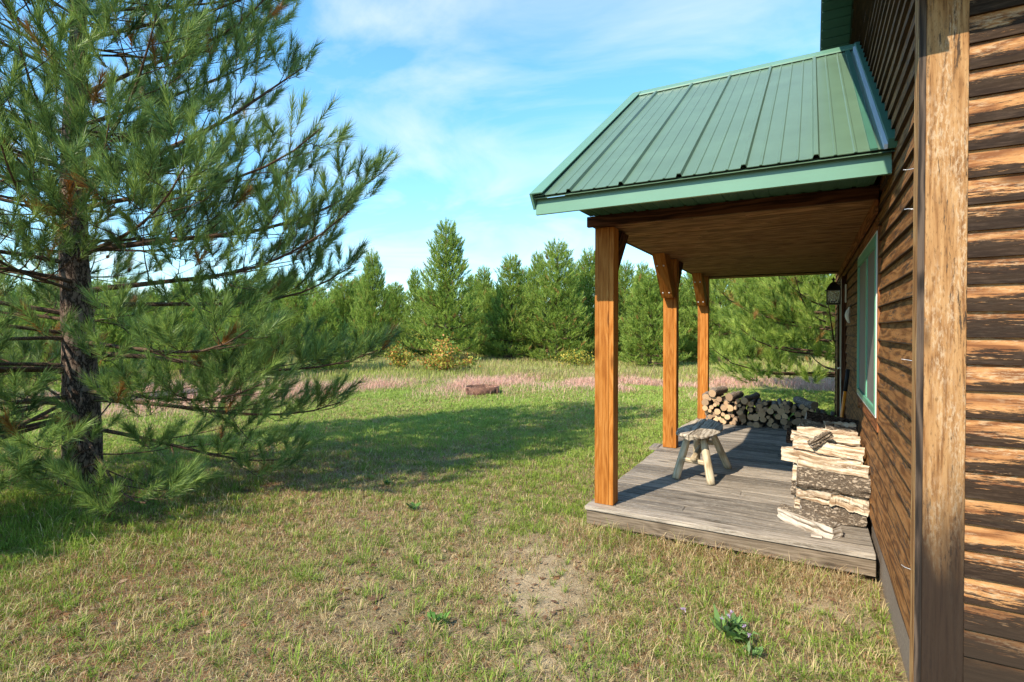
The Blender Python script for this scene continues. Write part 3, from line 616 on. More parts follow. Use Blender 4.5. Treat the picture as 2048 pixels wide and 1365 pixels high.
# --- the big red pine on the left
rng = np.random.RandomState(7)
HP = P(-4.73, 5.8); HP.z = 0
big = empty('pine_tree', HP, label='large red pine with long dark needles filling the left of the yard', cat='tree')
trunk_mesh('trunk', 7.4, .165, big, rng, M['bark_pine'], (-.02, .02), r1=.02, taper=1.0)
shoots = []; limbs = []; twigs = []
def baz(deg): a = TH + R(deg); return np.array([math.cos(a), math.sin(a), 0])   # 0 = towards the cabin side of the picture, 90 = away, -90 = towards the camera
def limb(z0, deg, L_, rise, bends, r=.035, start=.26, dens=.14, rust=.06):
    L_ *= .87
    d = baz(deg) + np.array([0, 0, rise]); br = curve((0, 0, z0), d, L_, 9, bends, rng, .035)
    limbs.append((br, np.linspace(r * .72, .006, 10))); foliage_on(br, L_, rng, shoots, twigs, dens, .26, start, rust, .95)
UP = [-.05, -.05, -.02, 0, .04, .08, .13, .17, .20]; FL = [-.10, -.08, -.04, 0, 0, .03, .08, .13, .18]; RISE = [0, 0, 0, .02, .02, .04, .04, .05, .05]
hand = [ # z0, azimuth, length, rise, bends, radius
 (.62, 8, 2.75, -.02, FL, .035), (.60, -38, 2.5, .0, FL, .03), (.95, 3, 3.25, .05, FL, .04), (1.02, -22, 2.9, .12, FL, .035), (1.42, 6, 3.75, .12, FL, .042), (1.55, -30, 3.2, .10, FL, .035),
 (1.95, 14, 3.4, .12, UP, .04), (2.1, -8, 3.75, .18, UP, .045), (2.45, -35, 3.0, .2, UP, .035), (2.55, 10, 3.95, .22, UP, .05), (3.0, -12, 3.5, .22, UP, .04),
 (3.25, 5, 3.2, .45, RISE, .055), (3.4, -30, 2.7, .35, UP, .035), (3.9, 18, 2.5, .5, RISE, .03), (4.2, 0, 2.85, .55, UP, .035), (4.5, -35, 2.7, .6, UP, .03), (4.8, 8, 3.1, .5, UP, .03), (5.1, 30, 2.7, .5, UP, .03), (5.3, -6, 2.9, .6, UP, .03),
 (2.6, -62, 2.4, .2, UP, .03), (3.3, -60, 2.2, .35, UP, .03), (3.4, -118, 2.5, .3, UP, .03), (4.3, -75, 2.1, .4, UP, .03), (4.4, -140, 2.4, .4, UP, .03), (2.9, 165, 2.8, .3, UP, .03), (3.8, 175, 2.6, .4, UP, .03), (.95, -84, 3.1, -.02, FL, .03), (.75, -112, 3.2, .02, FL, .03), (.75, -128, 2.4, .0, FL, .03), (.8, 178, 2.6, .0, FL, .035), (1.2, 150, 2.9, .1, UP, .035), (1.3, -150, 2.6, .05, FL, .03), (1.0, -95, 2.0, .05, FL, .03), (1.6, -105, 2.2, .1, UP, .03), (1.85, -165, 2.8, .25, UP, .04), (2.2, -75, 2.5, .15, UP, .035), (2.4, -120, 2.6, .25, UP, .035), (2.9, -80, 2.1, .35, UP, .03), (3.1, -150, 2.6, .4, UP, .035), (3.6, -100, 1.9, .45, UP, .03)]
for h_ in hand: limb(*h_)
zz = .9
while zz < 7.1:
    f = zz / 7.3; L0 = 3.2 * (1 - f) ** .75 + .3
    for k in range(3 if zz < 3 else 4):
        a = rng.uniform(30, 330) if zz < 5.2 else rng.uniform(0, 360)
        limb(zz + rng.uniform(-.1, .1), a, L0 * rng.uniform(.75, 1.0), .1 + .45 * f, UP, .02 + .012 * (1 - f), .22, .16)
    zz += .42
tubes('branches', limbs, M['branch'], big, 8); tubes('twigs', twigs, M['branch'], big)
needles(shoots, 125, .155, .0054, rng, 'crown', M['needle'], big); NSH = len(shoots)
# dead stubs and cones
for k in range(34):
    s_ = shoots[rng.randint(len(shoots))]; p = np.array(s_[0]); d = unit(np.array(s_[1]))
    tubes('pine_cone', [([p, p + d * .02, p + d * .045, p + d * .06], [.006, .021, .018, .003])], M['bark_dark'], big, 8)
# --- generic pine used further off
def make_pine(name, h, wid, seed, per, nl, nw, dens, mat, z_lo=.12, label=None, cat='tree', loc=(0, 0, 0), rz=0, group=None, shs=.2, nb=6, step=.34, updir=.9, rust=.05, droop=0, powr=.7):
    rng = np.random.RandomState(seed); root = empty(name, loc, rz, label=label, cat=cat, group=group)
    trunk_mesh('trunk', h * .98, .013 * h + .01, root, rng, M['bark_pine'], sides=8, segs=14, r1=.02)
    sh = []; tw = []; zz = z_lo * h
    while zz < h * .96:
        f = zz / h; L0 = wid * (min(1, (1 - f) ** powr * 1.05)) * (.82 + .18 * min(1, f * 6))
        a0 = rng.rand() * 6.28; n_ = nb if f < .8 else nb - 1
        for k in range(n_):
            a = a0 + k * 6.283 / n_ + rng.normal(0, .2); L_ = L0 * rng.uniform(.72, 1.12) + .12
            br = curve((0, 0, zz + rng.normal(0, .06)), (math.cos(a), math.sin(a), .05 + .75 * f + droop), L_, 6, [-.08, -.04, .02, .10, .2, .32], rng, .05); tw.append((br, np.linspace(.03 * (1 - f) + .01, .006, 7)))
            foliage_on(br, L_, rng, sh, tw, dens, shs, .10 if h < 7 else .2, rust, updir, r0=.008)
        zz += step * (1 - .35 * f) * rng.uniform(.85, 1.15)
    for k in range(4): sh.append((np.array([rng.normal(0, .04), rng.normal(0, .04), h * .97]), np.array([rng.normal(0, .22), rng.normal(0, .22), 1]), shs * 1.9, 0., 1.))
    if h < 7:       # short inner growth that hides the stem
        for k in range(260): a = rng.rand() * 6.28; z_ = rng.uniform(.1, .93) * h; sh.append((np.array([math.cos(a) * .05, math.sin(a) * .05, z_]), np.array([math.cos(a), math.sin(a), .7]), shs, 0., 1.3))
    if len(tw) > 60: tubes('branches', [t_ for t_ in tw if max(t_[1]) > .009], M['branch'], root, 4)
    needles(sh, per, nl, nw, rng, 'crown', mat, root); return root
# the nearer pine past the cabin's far corner
make_pine('pine_tree', 7.6, 3.7, 31, 60, .17, .009, .13, M['needle_far'], .09, 'bushy pine with bright needle tufts reaching out past the far corner of the cabin', loc=P(7.7, 12.4), rz=.6, nb=6, step=.36, shs=.2, updir=.7)
# the rank behind the meadow
protos = [make_pine('pine_tree', 6.6, 1.95, 101, 30, .17, .022, .16, M['needle_far'], .10, shs=.34, step=.52, nb=6, powr=.8),
          make_pine('pine_tree', 6.2, 1.75, 102, 26, .17, .022, .17, M['needle_far'], .06, shs=.34, step=.44, nb=6, powr=.7),
          make_pine('pine_tree', 6.4, 2.05, 103, 26, .17, .022, .17, M['needle_far'], .08, shs=.34, powr=.8),
          make_pine('pine_tree', 5.2, 1.75, 104, 26, .17, .022, .17, M['needle_far'], .08, shs=.28, powr=.55, nb=6)]
def put(proto, loc, rz, sc, sxy=1.0, **kw):
    r = proto.copy(); C.objects.link(r); r.location = loc; r.rotation_euler = (0, 0, rz); r.scale = (sc * sxy, sc * sxy, sc)
    for ch in proto.children: c = ch.copy(); C.objects.link(c); c.parent = r
    tag(r, **kw); return r
def pin(px, d, top):                     # (lateral, distance, height) of a tree seen at a bearing and a height of its tip
    return P((px - 1024) / F * d, d), 1.7 + (660 - top) / F * d
GB = 'pines standing in a rank behind the meadow'
lst = [ # px, distance, top py, proto, width factor, label
 (893, 25.5, 458, 0, 1.05, 'tallest free-standing pine in front of the rank, with open upswept top branches'),
 (745, 27, 514, 2, .75, 'pale yellow-green pine rising just right of the big red pine'),
 (1022, 27.5, 522, 1, 1.0, 'pine with a pointed top between the tallest free-standing pine and the dense broad one'),
 (1114, 27, 494, 1, 1.15, 'dense broad pine just left of the front porch post'),
 (1300, 23.5, 548, 3, 1.15, 'light green pine framed between the front and middle porch posts'),
 (1180, 29, 508, 2, .9, 'slim pine tip showing against the left edge of the front porch post'),
 (1075, 30, 517, 0, .8, None), (968, 31, 547, 1, .9, None), (830, 33, 546, 0, .7, None), (1250, 30, 534, 1, 1, None), (1285, 31, 534, 0, .9, None), (1350, 27, 552, 1, 1, None), (1395, 29, 520, 2, 1, None),
 (1440, 26, 505, 0, 1.1, None), (1500, 28, 500, 1, 1.1, None), (1560, 26, 500, 2, 1.1, None), (1620, 29, 495, 0, 1.1, None), (1690, 27, 500, 1, 1.1, None), (1780, 30, 500, 2, 1, None),
 (945, 36, 560, 1, 1, None), (1150, 35, 535, 0, 1, None), (1225, 36, 540, 2, 1, None), (1050, 37, 548, 1, 1, None), (790, 37, 575, 3, 1, None),
 (690, 31, 566, 3, 1.1, None), (640, 29, 580, 1, 1, None), (590, 33, 560, 2, 1, None), (540, 30, 575, 0, 1, None), (480, 34, 560, 1, 1, None), (430, 28, 585, 3, 1.1, None), (370, 32, 570, 2, 1, None), (310, 29, 580, 1, 1, None), (240, 33, 560, 0, 1, None), (180, 28, 585, 3, 1, None), (110, 31, 570, 1, 1, None), (50, 29, 575, 2, 1, None), (-30, 32, 560, 1, 1, None), (-120, 30, 560, 0, 1, None), (-230, 33, 560, 2, 1, None),
 (865, 30, 590, 3, 1.1, None), (985, 29, 585, 3, 1, None), (1330, 34, 540, 0, 1, None), (720, 36, 560, 1, 1, None), (560, 38, 560, 0, 1, None)]
rr_ = random.Random(9); lst += [(px_ + rr_.uniform(-20, 20), rr_.uniform(39, 47), rr_.uniform(566, 600), k_ % 4, 1.15, None) for k_, px_ in enumerate(range(-300, 1660, 54))]; used = set(); PH = [6.6, 6.2, 6.4, 5.2]
for px, d, top, k, sx, lab in lst:
    loc, h = pin(px, d, top); loc.z = float(gz(np.array([loc.x]), np.array([loc.y]))[0]); sc = h / PH[k]; rz = rr_.uniform(0, 6.28)
    kw = dict(label=lab or 'dense green pine in the unbroken rank behind the meadow', cat='tree', group=GB)
    if k not in used: used.add(k); o = protos[k]; o.location = loc; o.rotation_euler = (0, 0, rz); o.scale = (sc * sx, sc * sx, sc); tag(o, **kw)
    else: put(protos[k], loc, rz, sc, sx, **kw)
# young pines in the yard behind the big tree, and two that stand beside and behind the photographer and shade the lawn
for (lat, d, h, k, lab) in ((-9.6, 12.5, 2.4, 3, 'small young pine in the lawn seen below the branches right behind the big pine trunk'), (-13.2, 13.5, 3.4, 1, 'young pine at the left edge of the lawn behind the big pine'), (-8.6, 17.5, 3.0, 3, 'broad young pine far behind the big pine, right of its trunk'), (-11.5, 18.5, 3.3, 0, 'young pine beyond the lawn just left of the broad young pine'), (-6.9, 19.5, 2.7, 3, 'low young pine at the right end of the group behind the big pine'), (-16.5, 19, 3.4, 2, 'young pine at the far left behind the smaller ones'), (-14.6, 17.0, 2.6, 3, 'short bushy young pine behind the trunk of the big pine')):
    put(protos[k], P(lat, d), .7 * lat, h / PH[k], 1.1, label=lab, cat='tree')
loc = P(2.3, 31.5); put(protos[3], P(2.62, 31.6), 0, .28, .8, label='tiny blue-green spruce sapling at the foot of the dense broad pine', cat='tree')
for (x, y, h, k) in ((-8.6, -6.6, 7.6, 2),):
    put(protos[k], (x, y, 0), x, h / PH[k], 1.0, label='pine standing outside the picture whose shade falls on the lawn', cat='tree')

# ------------------------------------------------------------------ shrubs and saplings
def leafy(name, loc, w_, h, n, leaf, cols, seed, label, cat='shrub', group=None, stems=9, up=.25):
    rng = np.random.RandomState(seed); root = empty(name, loc, 0, label=label, cat=cat, group=group); st = []; pts = []
    for k in range(stems):
        a = rng.rand() * 6.28; r_ = rng.rand() ** .6 * w_; e = np.array([math.cos(a) * r_, math.sin(a) * r_, h * rng.uniform(.5, 1.05) * (1 - .35 * (r_ / w_) ** 2)])
        p = np.array([[0, 0, -.05], e * [.25, .25, .4] + rng.normal(0, .03, 3), e * [.65, .65, .75] + rng.normal(0, .03, 3), e]); st.append((p, [.012, .009, .006, .003]))
        for q in range(n // stems): pts.append(samp(p, .25 + .75 * rng.rand() ** .7)[0] + rng.normal(0, 1, 3) * np.array([.1, .1, .07]) * (w_ + .3))
    tubes('stems', st, M['branch'], root, 5); pts = np.array(pts); n = len(pts); pts[:, 2] = np.maximum(pts[:, 2], .03)
    d = unit(rng.normal(0, 1, (n, 3)) + [0, 0, up]); s_ = unit(np.cross(d, rng.normal(0, 1, (n, 3)))) * leaf * .32 * rng.uniform(.6, 1.2, (n, 1)); L_ = leaf * rng.uniform(.6, 1.2, (n, 1))
    V = np.stack([pts, pts + d * L_ * .45 + s_, pts + d * L_, pts + d * L_ * .45 - s_], 1).reshape(-1, 3)
    cols = np.array(cols); ci = cols[rng.randint(len(cols), size=n)] * rng.uniform(.75, 1.25, (n, 1)); np_obj('leaves', V, np.arange(n * 4), np.arange(n) * 4, M['leaf'], root, col=np.repeat(ci, 4, 0)); return root
YG, OR, GN, RD, YL = (.30, .33, .05), (.50, .22, .06), (.10, .19, .04), (.36, .11, .06), (.50, .40, .07)
def gl(px, py): d = F * 1.7 / (py - 660); p = P((px - 1024) / F * d, d); p.z = float(gz(np.array([p.x]), np.array([p.y]))[0]); return p
leafy('shrub', gl(892, 752), 1.05, 1.35, 2600, .11, (YG, YG, OR, OR, GN, YL, YG), 1, 'rounded shrub with orange and yellow-green leaves left of the fire ring')
leafy('shrub', gl(800, 750), .9, 1.15, 1400, .10, (YG, GN, OR, YG, YL), 2, 'looser orange-tinged shrub just left of the rounded orange shrub')
leafy('shrub', gl(855, 724), 1.7, 1.7, 2400, .12, (YG, YG, YL, GN, GN), 3, 'bright yellow-green shrub at the foot of the tallest free-standing pine')
leafy('shrub', gl(752, 718), 1.3, 1.5, 1700, .11, (YG, GN, GN, OR, YL), 4, 'green and yellow shrub beyond the right-hand branch tips of the big pine')
leafy('shrub', gl(1162, 737), 1.0, .95, 1100, .10, (YL, YG, YL, GN), 5, 'low yellow shrub left of the front porch post')
leafy('shrub', gl(1125, 730), 1.0, .8, 900, .10, (YL, YG, GN, GN), 15, 'low green-yellow shrub left of the low yellow shrub by the front post')
leafy('sapling', gl(792, 706), 1.5, 3.4, 1500, .13, (YG, OR, YG, (.22, .18, .06)), 6, 'thin broadleaf sapling turning yellow between the two taller pines', 'tree', stems=16)
leafy('sapling', gl(990, 712), .5, 2.0, 130, .12, (RD, OR, (.25, .16, .10)), 7, 'bare twiggy sapling with a few red leaves right of the tallest pine', 'tree', stems=7)
leafy('sapling', gl(1098, 716), .4, 1.1, 130, .12, (RD, RD, (.3, .2, .12)), 8, 'small red-leaved sapling below the dense broad pine', 'tree', stems=5)
for k, (px, py, w_, h) in enumerate(((640, 712, 1.6, 1.4), (560, 716, 1.8, 1.2), (470, 714, 1.6, 1.5), (360, 718, 1.7, 1.2), (260, 714, 1.5, 1.3), (60, 720, 1.7, 1.3), (1040, 716, 1.2, .7), (1230, 716, 1.0, .8), (1350, 718, 1.1, .7), (1450, 722, 1.0, .8))):
    leafy('shrub', gl(px, py), w_, h, 800, .12, (YG, GN, GN, GN), 20 + k, 'low green shrub at the foot of the pine rank', group='shrubs along the foot of the pine rank')
# weeds in the near lawn
def weed(p, r_, n, seed, label, flowers=0, col=(.10, .20, .04)):
    r_ = r_ * .72; n = int(n * .8)
    rng = np.random.RandomState(seed); root = empty('weed', p, 0, label=label, cat='plant'); Vv = []; Cc = []
    for k in range(n):
        a = rng.rand() * 6.28; L_ = r_ * rng.uniform(.5, 1.1); w_ = L_ * .13 + .004; o_ = rng.normal(0, r_ * .28, 2); d = np.array([math.cos(a), math.sin(a)]); s_ = np.array([-d[1], d[0]]) * w_
        z1, z2 = rng.uniform(.02, .09) * r_ / .12, rng.uniform(.02, .12) * r_ / .12
        b_ = np.array([o_[0], o_[1], .005]); m1 = b_ + [d[0] * L_ * .5, d[1] * L_ * .5, z1]; e = b_ + [d[0] * L_, d[1] * L_, z2]; s3 = np.array([s_[0], s_[1], 0])
        Vv += [b_, m1 + s3, e, m1 - s3]; Cc += [np.array(col) * rng.uniform(.7, 1.5)] * 4
    np_obj('leaves', np.array(Vv), np.arange(len(Vv)), np.arange(n) * 4, M['leaf'], root, col=np.array(Cc))
    for k in range(flowers):
        q = np.array([rng.normal(0, r_ * .7), rng.normal(0, r_ * .7), 0]); t_ = q + [rng.normal(0, .03), rng.normal(0, .03), rng.uniform(.10, .17)]
        tubes('stem', [([q, (q + t_) / 2, t_], [.0018] * 3)], M['needle_far'] if False else M['branch'], root)
        Vv = []; m_ = 16
        for j in range(m_): d = unit(rng.normal(0, 1, 3) + [0, 0, .8]); s_ = unit(np.cross(d, rng.normal(0, 1, 3))) * .003; Vv += [t_ - s_, t_ + s_, t_ + d * .016]
        np_obj('flower', np.array(Vv), np.arange(len(Vv)), np.arange(m_) * 3, M['leaf'], root, col=np.array([[.50, .36, .52]] * len(Vv)))
weed((-.37, 3.14, 0), .17, 70, 1, 'feathery knapweed with small purple flowers in the dry grass below the deck', 5, (.14, .24, .07))
#weed((-.62, 2.78, 0), .08, 18, 2, 'small purple-flowered knapweed nearest the camera', 2, (.14, .24, .07))
weed((-.26, 3.0, 0), .09, 16, 5, 'small knapweed beside the feathery one', 2, (.14, .24, .07))
weed((-3.24, 3.93, 0), .11, 22, 3, 'dark broad-leaved weed flat in the shaded grass left of the deck')
weed((-1.87, 2.45, 0), .10, 24, 4, 'dark green rosette weed in the bare patch at the bottom of the lawn')
weed((-4.0, 4.4, 0), .10, 22, 9, 'low green weed in the lawn right of the big pine shade')

# ------------------------------------------------------------------ grass, all of it stuff nobody could count
def blades(name, x, y, h, wd, col, lean, rng, mat, label, cat='grass', z=None, face=None):
    n = len(x); z = gz(x, y) if z is None else z; a = rng.rand(n) * 6.283; fa = a + rng.normal(0, .6, n); L_ = lean * h
    if face is not None: fa = face - math.pi / 2; a = fa + rng.normal(0, .4, n)
    bx, by = np.cos(a) * wd * .5, np.sin(a) * wd * .5; dx, dy = -np.sin(fa), np.cos(fa)
    V = np.empty((n, 5, 3), np.float32)
    V[:, 0] = np.stack([x - bx, y - by, z], 1); V[:, 1] = np.stack([x + bx, y + by, z], 1)
    mx, my = x + dx * L_ * .35, y + dy * L_ * .35; mz = z + h * .62
    V[:, 2] = np.stack([mx + bx * .8, my + by * .8, mz], 1); V[:, 3] = np.stack([mx - bx * .8, my - by * .8, mz], 1); V[:, 4] = np.stack([x + dx * L_, y + dy * L_, z + h * (1 - .25 * np.clip(lean, 0, 2))], 1)
    base = np.arange(n)[:, None] * 5; loops = np.concatenate([base + [0, 1, 2, 3], base + [3, 2, 4]], 1).ravel(); starts = (np.arange(n)[:, None] * 7 + [0, 4]).ravel()
    c = np.repeat(col, 5, 0); o = np_obj(name, V.reshape(-1, 3), loops, starts, mat, col=c); return tag(o, label=label, cat=cat, kind='stuff')
def scatter(n, r0, r1, p, rng, fov=50):
    u = rng.rand(n); q = 1 - p + 1; r_ = (r0 ** q + u * (r1 ** q - r0 ** q)) ** (1 / q)      # density ~ r^-p
    a = math.pi / 2 + TH + (rng.rand(n) * 2 - 1) * R(fov); x, y = r_ * np.cos(a), r_ * np.sin(a)
    ok = ~((x > -1.64) & (x < .45) & (y > 4.30) & (y < 9.5)) & ~((x > .405) & (y > 2.84) & (y < 11.05)); return x[ok], y[ok]
def bl(x, y, cx, cy, r_): return np.exp(-((x - cx) ** 2 + (y - cy) ** 2) / (r_ * r_))
rng = np.random.RandomState(5)
x, y = scatter(720000, 1.6, 17, 1.15, rng); lat, d = ld(x, y); n = len(x); rad = np.hypot(x, y)
big_n = vn(x, y, .55, 1); mid_n = vn(x, y, 1.9, 2); sm_n = vn(x, y, 5.5, 4); tuft = vn(x, y, 11., 5)
bare = (.15 + .9 * vn(x, y, 4., 3) + .8 * vn(x, y, 13., 6)) * np.clip(bl(x, y, -1.85, 3.55, .38) + bl(x, y, -1.5, 3.1, .32) + .7 * bl(x, y, -1.25, 4.0, .22) + .8 * bl(x, y, .1, 3.95, .3) + .7 * bl(x, y, -1.2, 2.5, .3) + .6 * bl(x, y, -2.2, 2.4, .35), 0, 1)
lush = np.clip((d - 5.8) / 2.5, 0, 1)
dens = .42 + .75 * sm_n * mid_n * 2 + .5 * lush + .3 * (tuft > .62); dens = dens * np.clip(1 - 1.05 * bare, .03, 1) * (1 - .35 * (1 - lush) * (mid_n < .4))
deckside = np.clip(1 - np.abs(y - 4.15) / .28, 0, 1) * ((x > -1.8) & (x < .3)); cornerside = np.clip(1 - np.hypot(x - .33, (y - 3.0) * .6) / .3, 0, 1)
under = np.clip(1 - np.hypot(x - HP.x - 1.0, y - HP.y + .9) / 2.6, 0, 1)
dens += .8 * deckside + .7 * cornerside + .7 * under * (mid_n > .35)
k = rng.rand(n) < dens; x, y, lat, d, rad, big_n, mid_n, sm_n, tuft, lush, deckside, cornerside, under = [q[k] for q in (x, y, lat, d, rad, big_n, mid_n, sm_n, tuft, lush, deckside, cornerside, under)]; n = len(x)
h = (.016 + .030 * rng.rand(n) + .03 * (tuft > .6) * rng.rand(n) + .025 * lush) * (.7 + .6 * mid_n) * (1 + 2.4 * deckside * rng.rand(n) + 1.8 * cornerside * rng.rand(n) + 2.6 * under * rng.rand(n)); h *= 1 + .5 * (rng.rand(n) < .03)
wd = np.maximum(.0032, rad * .00075) * rng.uniform(.7, 1.3, n)
G1 = np.array([.15, .235, .03]); G2 = np.array([.30, .39, .055]); G3 = np.array([.34, .45, .10]); D1 = np.array([.50, .38, .19]); D2 = np.array([.36, .20, .10]); D3 = np.array([.60, .47, .28])
pd = np.clip(.47 - .40 * lush - .35 * (tuft > .6) + .35 * (big_n < .45) + .35 * deckside - .5 * under, .07, .9); isdry = rng.rand(n) < pd
u1 = rng.rand(n)[:, None]; gcol = G1 * (1 - u1) + G2 * u1; gcol = gcol * (1 - lush[:, None] * .75) + G3 * lush[:, None] * .75; u2 = rng.rand(n)[:, None]
dcol = np.where(u2 < .45, D1, np.where(u2 < .8, D2, D3)); col = np.where(isdry[:, None], dcol, gcol) * rng.uniform(.75, 1.25, (n, 1))
blades('lawn_grass', x, y, h, wd, col, rng.uniform(.2, 1.3, n) * (1 + .6 * isdry), rng, M['blade'], 'short patchy lawn grass, green in tufts and straw-coloured between them')
NG = n
# clumps: blades fanning out of one crown
cx, cy = scatter(9000, 1.6, 12, 1.05, rng); lat_, d_ = ld(cx, cy)
bare_ = np.clip(bl(cx, cy, -1.85, 3.55, .42) + bl(cx, cy, -1.5, 3.1, .36) + bl(cx, cy, .1, 3.95, .25), 0, 1); kk = rng.rand(len(cx)) < (.25 + 1.1 * np.clip(vn(cx, cy, 2.6, 2) - .25, 0, 1)) * (1 - .93 * bare_); cx, cy = cx[kk], cy[kk]
m_ = 22; nc = len(cx); size = rng.gamma(3, .33, nc); gr_ = rng.rand(nc)
x = np.repeat(cx, m_) + rng.normal(0, .013, nc * m_) * np.repeat(size, m_); y = np.repeat(cy, m_) + rng.normal(0, .013, nc * m_) * np.repeat(size, m_)
face = np.arctan2(y - np.repeat(cy, m_), x - np.repeat(cx, m_)) + rng.normal(0, .35, nc * m_); n = nc * m_
h = (.028 + .05 * rng.rand(n)) * np.repeat(.6 + .5 * size, m_); gg = np.repeat(gr_, m_); dry_ = (rng.rand(n) < np.where(gg > .72, .8, .12))[:, None]
c1 = np.array([.12, .21, .028]); c2 = np.array([.31, .41, .06]); u = rng.rand(n)[:, None] * .5 + .5 * gg[:, None]; col = np.where(dry_, np.array([.52, .40, .20]), c1 * (1 - u) + c2 * u) * rng.uniform(.75, 1.25, (n, 1))
blades('grass_clumps', x, y, h, np.maximum(.0034, np.hypot(x, y) * .0007) * rng.uniform(.7, 1.3, n), col, rng.uniform(.3, 1.5, n), rng, M['blade'], 'scattered clumps of longer grass fanning out across the lawn', face=face)
# brown leaf flakes and bark crumbs
x, y = scatter(9000, 1.6, 8, 1.3, rng); n = len(x); a = rng.rand(n) * 6.283; r_ = rng.gamma(2, .004, n) + .003; z = gz(x, y) + .006 + rng.rand(n) * .012
V = np.stack([np.stack([x + np.cos(a + q) * r_ * f_, y + np.sin(a + q) * r_ * f_, z + rng.normal(0, .003, n)], 1) for q, f_ in ((0, 1.5), (1.5, .8), (3.1, 1.3), (4.7, .7))], 1).reshape(-1, 3)
cc = np.array([[.22, .12, .07], [.40, .28, .17], [.30, .15, .07], [.14, .09, .06]])[rng.randint(4, size=n)] * rng.uniform(.6, 1.3, (n, 1))
tag(np_obj('leaf_litter', V, np.arange(n * 4), np.arange(n) * 4, M['blade'], col=np.repeat(cc, 4, 0)), label='tiny brown leaf flakes and bark crumbs strewn over the soil', cat='litter', kind='stuff')
# dry litter: flat straws and fallen pine needles
x, y = scatter(150000, 1.6, 9, 1.2, rng); lat, d = ld(x, y); n = len(x); li = np.clip((-lat - .6) / 2.2, 0, 1); k = rng.rand(n) < .45 + .55 * li; x, y, li = x[k], y[k], li[k]; n = len(x)
a = rng.rand(n) * 6.283; L_ = rng.uniform(.03, .11, n); z = gz(x, y) + .004 + rng.rand(n) * .012; z2 = z + rng.normal(0, .006, n); wd = .0024 * rng.uniform(.7, 1.4, n) * np.clip(np.hypot(x, y) / 4, .8, 2)
dx, dy = np.cos(a) * L_, np.sin(a) * L_; sx_, sy_ = -np.sin(a) * wd * .5, np.cos(a) * wd * .5
V = np.stack([np.stack([x - sx_, y - sy_, z], 1), np.stack([x + sx_, y + sy_, z], 1), np.stack([x + dx, y + dy, np.maximum(z2, z - .003)], 1)], 1).reshape(-1, 3)
rc = np.array([.34, .15, .07]); sc_ = np.array([.50, .40, .24]); f = (rng.rand(n) < (.15 + .7 * li))[:, None]; col = np.where(f, rc, sc_) * rng.uniform(.6, 1.2, (n, 1))
tag(np_obj('dry_litter', V, np.arange(n * 3), np.arange(n) * 3, M['blade'], col=np.repeat(col, 3, 0)), label='fallen rust-brown pine needles and dead straw on the bare soil', cat='litter', kind='stuff')
# meadow
x, y = scatter(230000, 14.0, 46, 1.0, rng, 47); lat, d = ld(x, y); n = len(x); big_n = vn(x, y, .35, 1); mid_n = vn(x, y, 1.1, 2); rad = np.hypot(x, y)
far = np.clip((d - 15.5) / 3, 0, 1); k = rng.rand(n) < .35 + .65 * far; x, y, lat, d, big_n, mid_n, rad, far = [q[k] for q in (x, y, lat, d, big_n, mid_n, rad, far)]; n = len(x)
h = (.06 + .20 * rng.rand(n) * far + .22 * far * mid_n) * (.7 + .6 * big_n); wd = rad * .0007
u = rng.rand(n)[:, None]; gr = np.array([.28, .36, .07]) * (1 - u) + np.array([.42, .43, .12]) * u; st = np.array([.52, .42, .22]) * (1 - u) + np.array([.40, .29, .14]) * u
pd = np.clip(.30 + .5 * (mid_n - .4) + .25 * (big_n - .4), .1, .85); col = np.where((rng.rand(n) < pd)[:, None], st, gr) * rng.uniform(.75, 1.2, (n, 1))
blades('meadow_grass', x, y, h, wd, col, rng.uniform(.15, .8, n), rng, M['blade'], 'rough ungrazed meadow grass between the lawn and the pines')
# purple love grass: pinkish haze of seed heads in a long uneven band
x, y = scatter(300000, 11.5, 23, 1.0, rng, 47); lat, d = ld(x, y); n = len(x)
ctr = 15.6 + .9 * np.sin(lat * .35 + 1) + .14 * lat + .5 * np.sin(lat * 1.1); wid = 2.0 + .8 * np.sin(lat * .5)
f = np.exp(-((d - ctr) / wid) ** 2) * np.clip((vn(x, y, .8, 6) - .24) * 2.6, 0, 1) * (lat > -12) * (1 - .9 * np.exp(-((lat + .75) ** 2 / .7 + (d - 13.2) ** 2 / 1.6)))
k = rng.rand(n) < f * .75; x, y = x[k], y[k]; n = len(x); rad = np.hypot(x, y)
h = rng.uniform(.08, .28, n) * (.6 + .7 * vn(x, y, .8, 6)); u = rng.rand(n)[:, None]; col = (np.array([.68, .33, .28]) * (1 - u) + np.array([.76, .54, .40]) * u) * rng.uniform(.85, 1.2, (n, 1))
blades('pink_grass', x, y, h, rad * .00055, col, rng.uniform(.3, 1.2, n), rng, M['haze_grass'], 'pinkish purple haze of love grass seed heads banding the meadow')

# ------------------------------------------------------------------ small things in the yard
def cyl_ring(name, R_, h, th_, mat, segs=48, jag=.0, rng=None):
    V = []; rng = rng or random.Random(2)
    for k in range(segs):
        a = 6.2832 * k / segs; j = rng.uniform(-jag, jag)
        for r_, z_ in ((R_, 0), (R_ + j * .2, h + j), (R_ - th_, h + j), (R_ - th_, 0)): V.append((math.cos(a) * r_, math.sin(a) * r_, z_))
    Fc = []
    for k in range(segs):
        a, b_ = k * 4, ((k + 1) % segs) * 4
        for q in range(4): Fc += [a + q, b_ + q, b_ + (q + 1) % 4, a + (q + 1) % 4]
    return np_obj(name, np.array(V), Fc, np.arange(segs * 4) * 4, mat)
p = gl(965, 788); fr = empty('fire_ring', p, 0, label='rusty steel fire ring half sunk in the pink grass', cat='fire ring')
rg = cyl_ring('ring_wall', .44, .22, .012, M['rust'], jag=.006); rg.parent = fr
mb = MB()
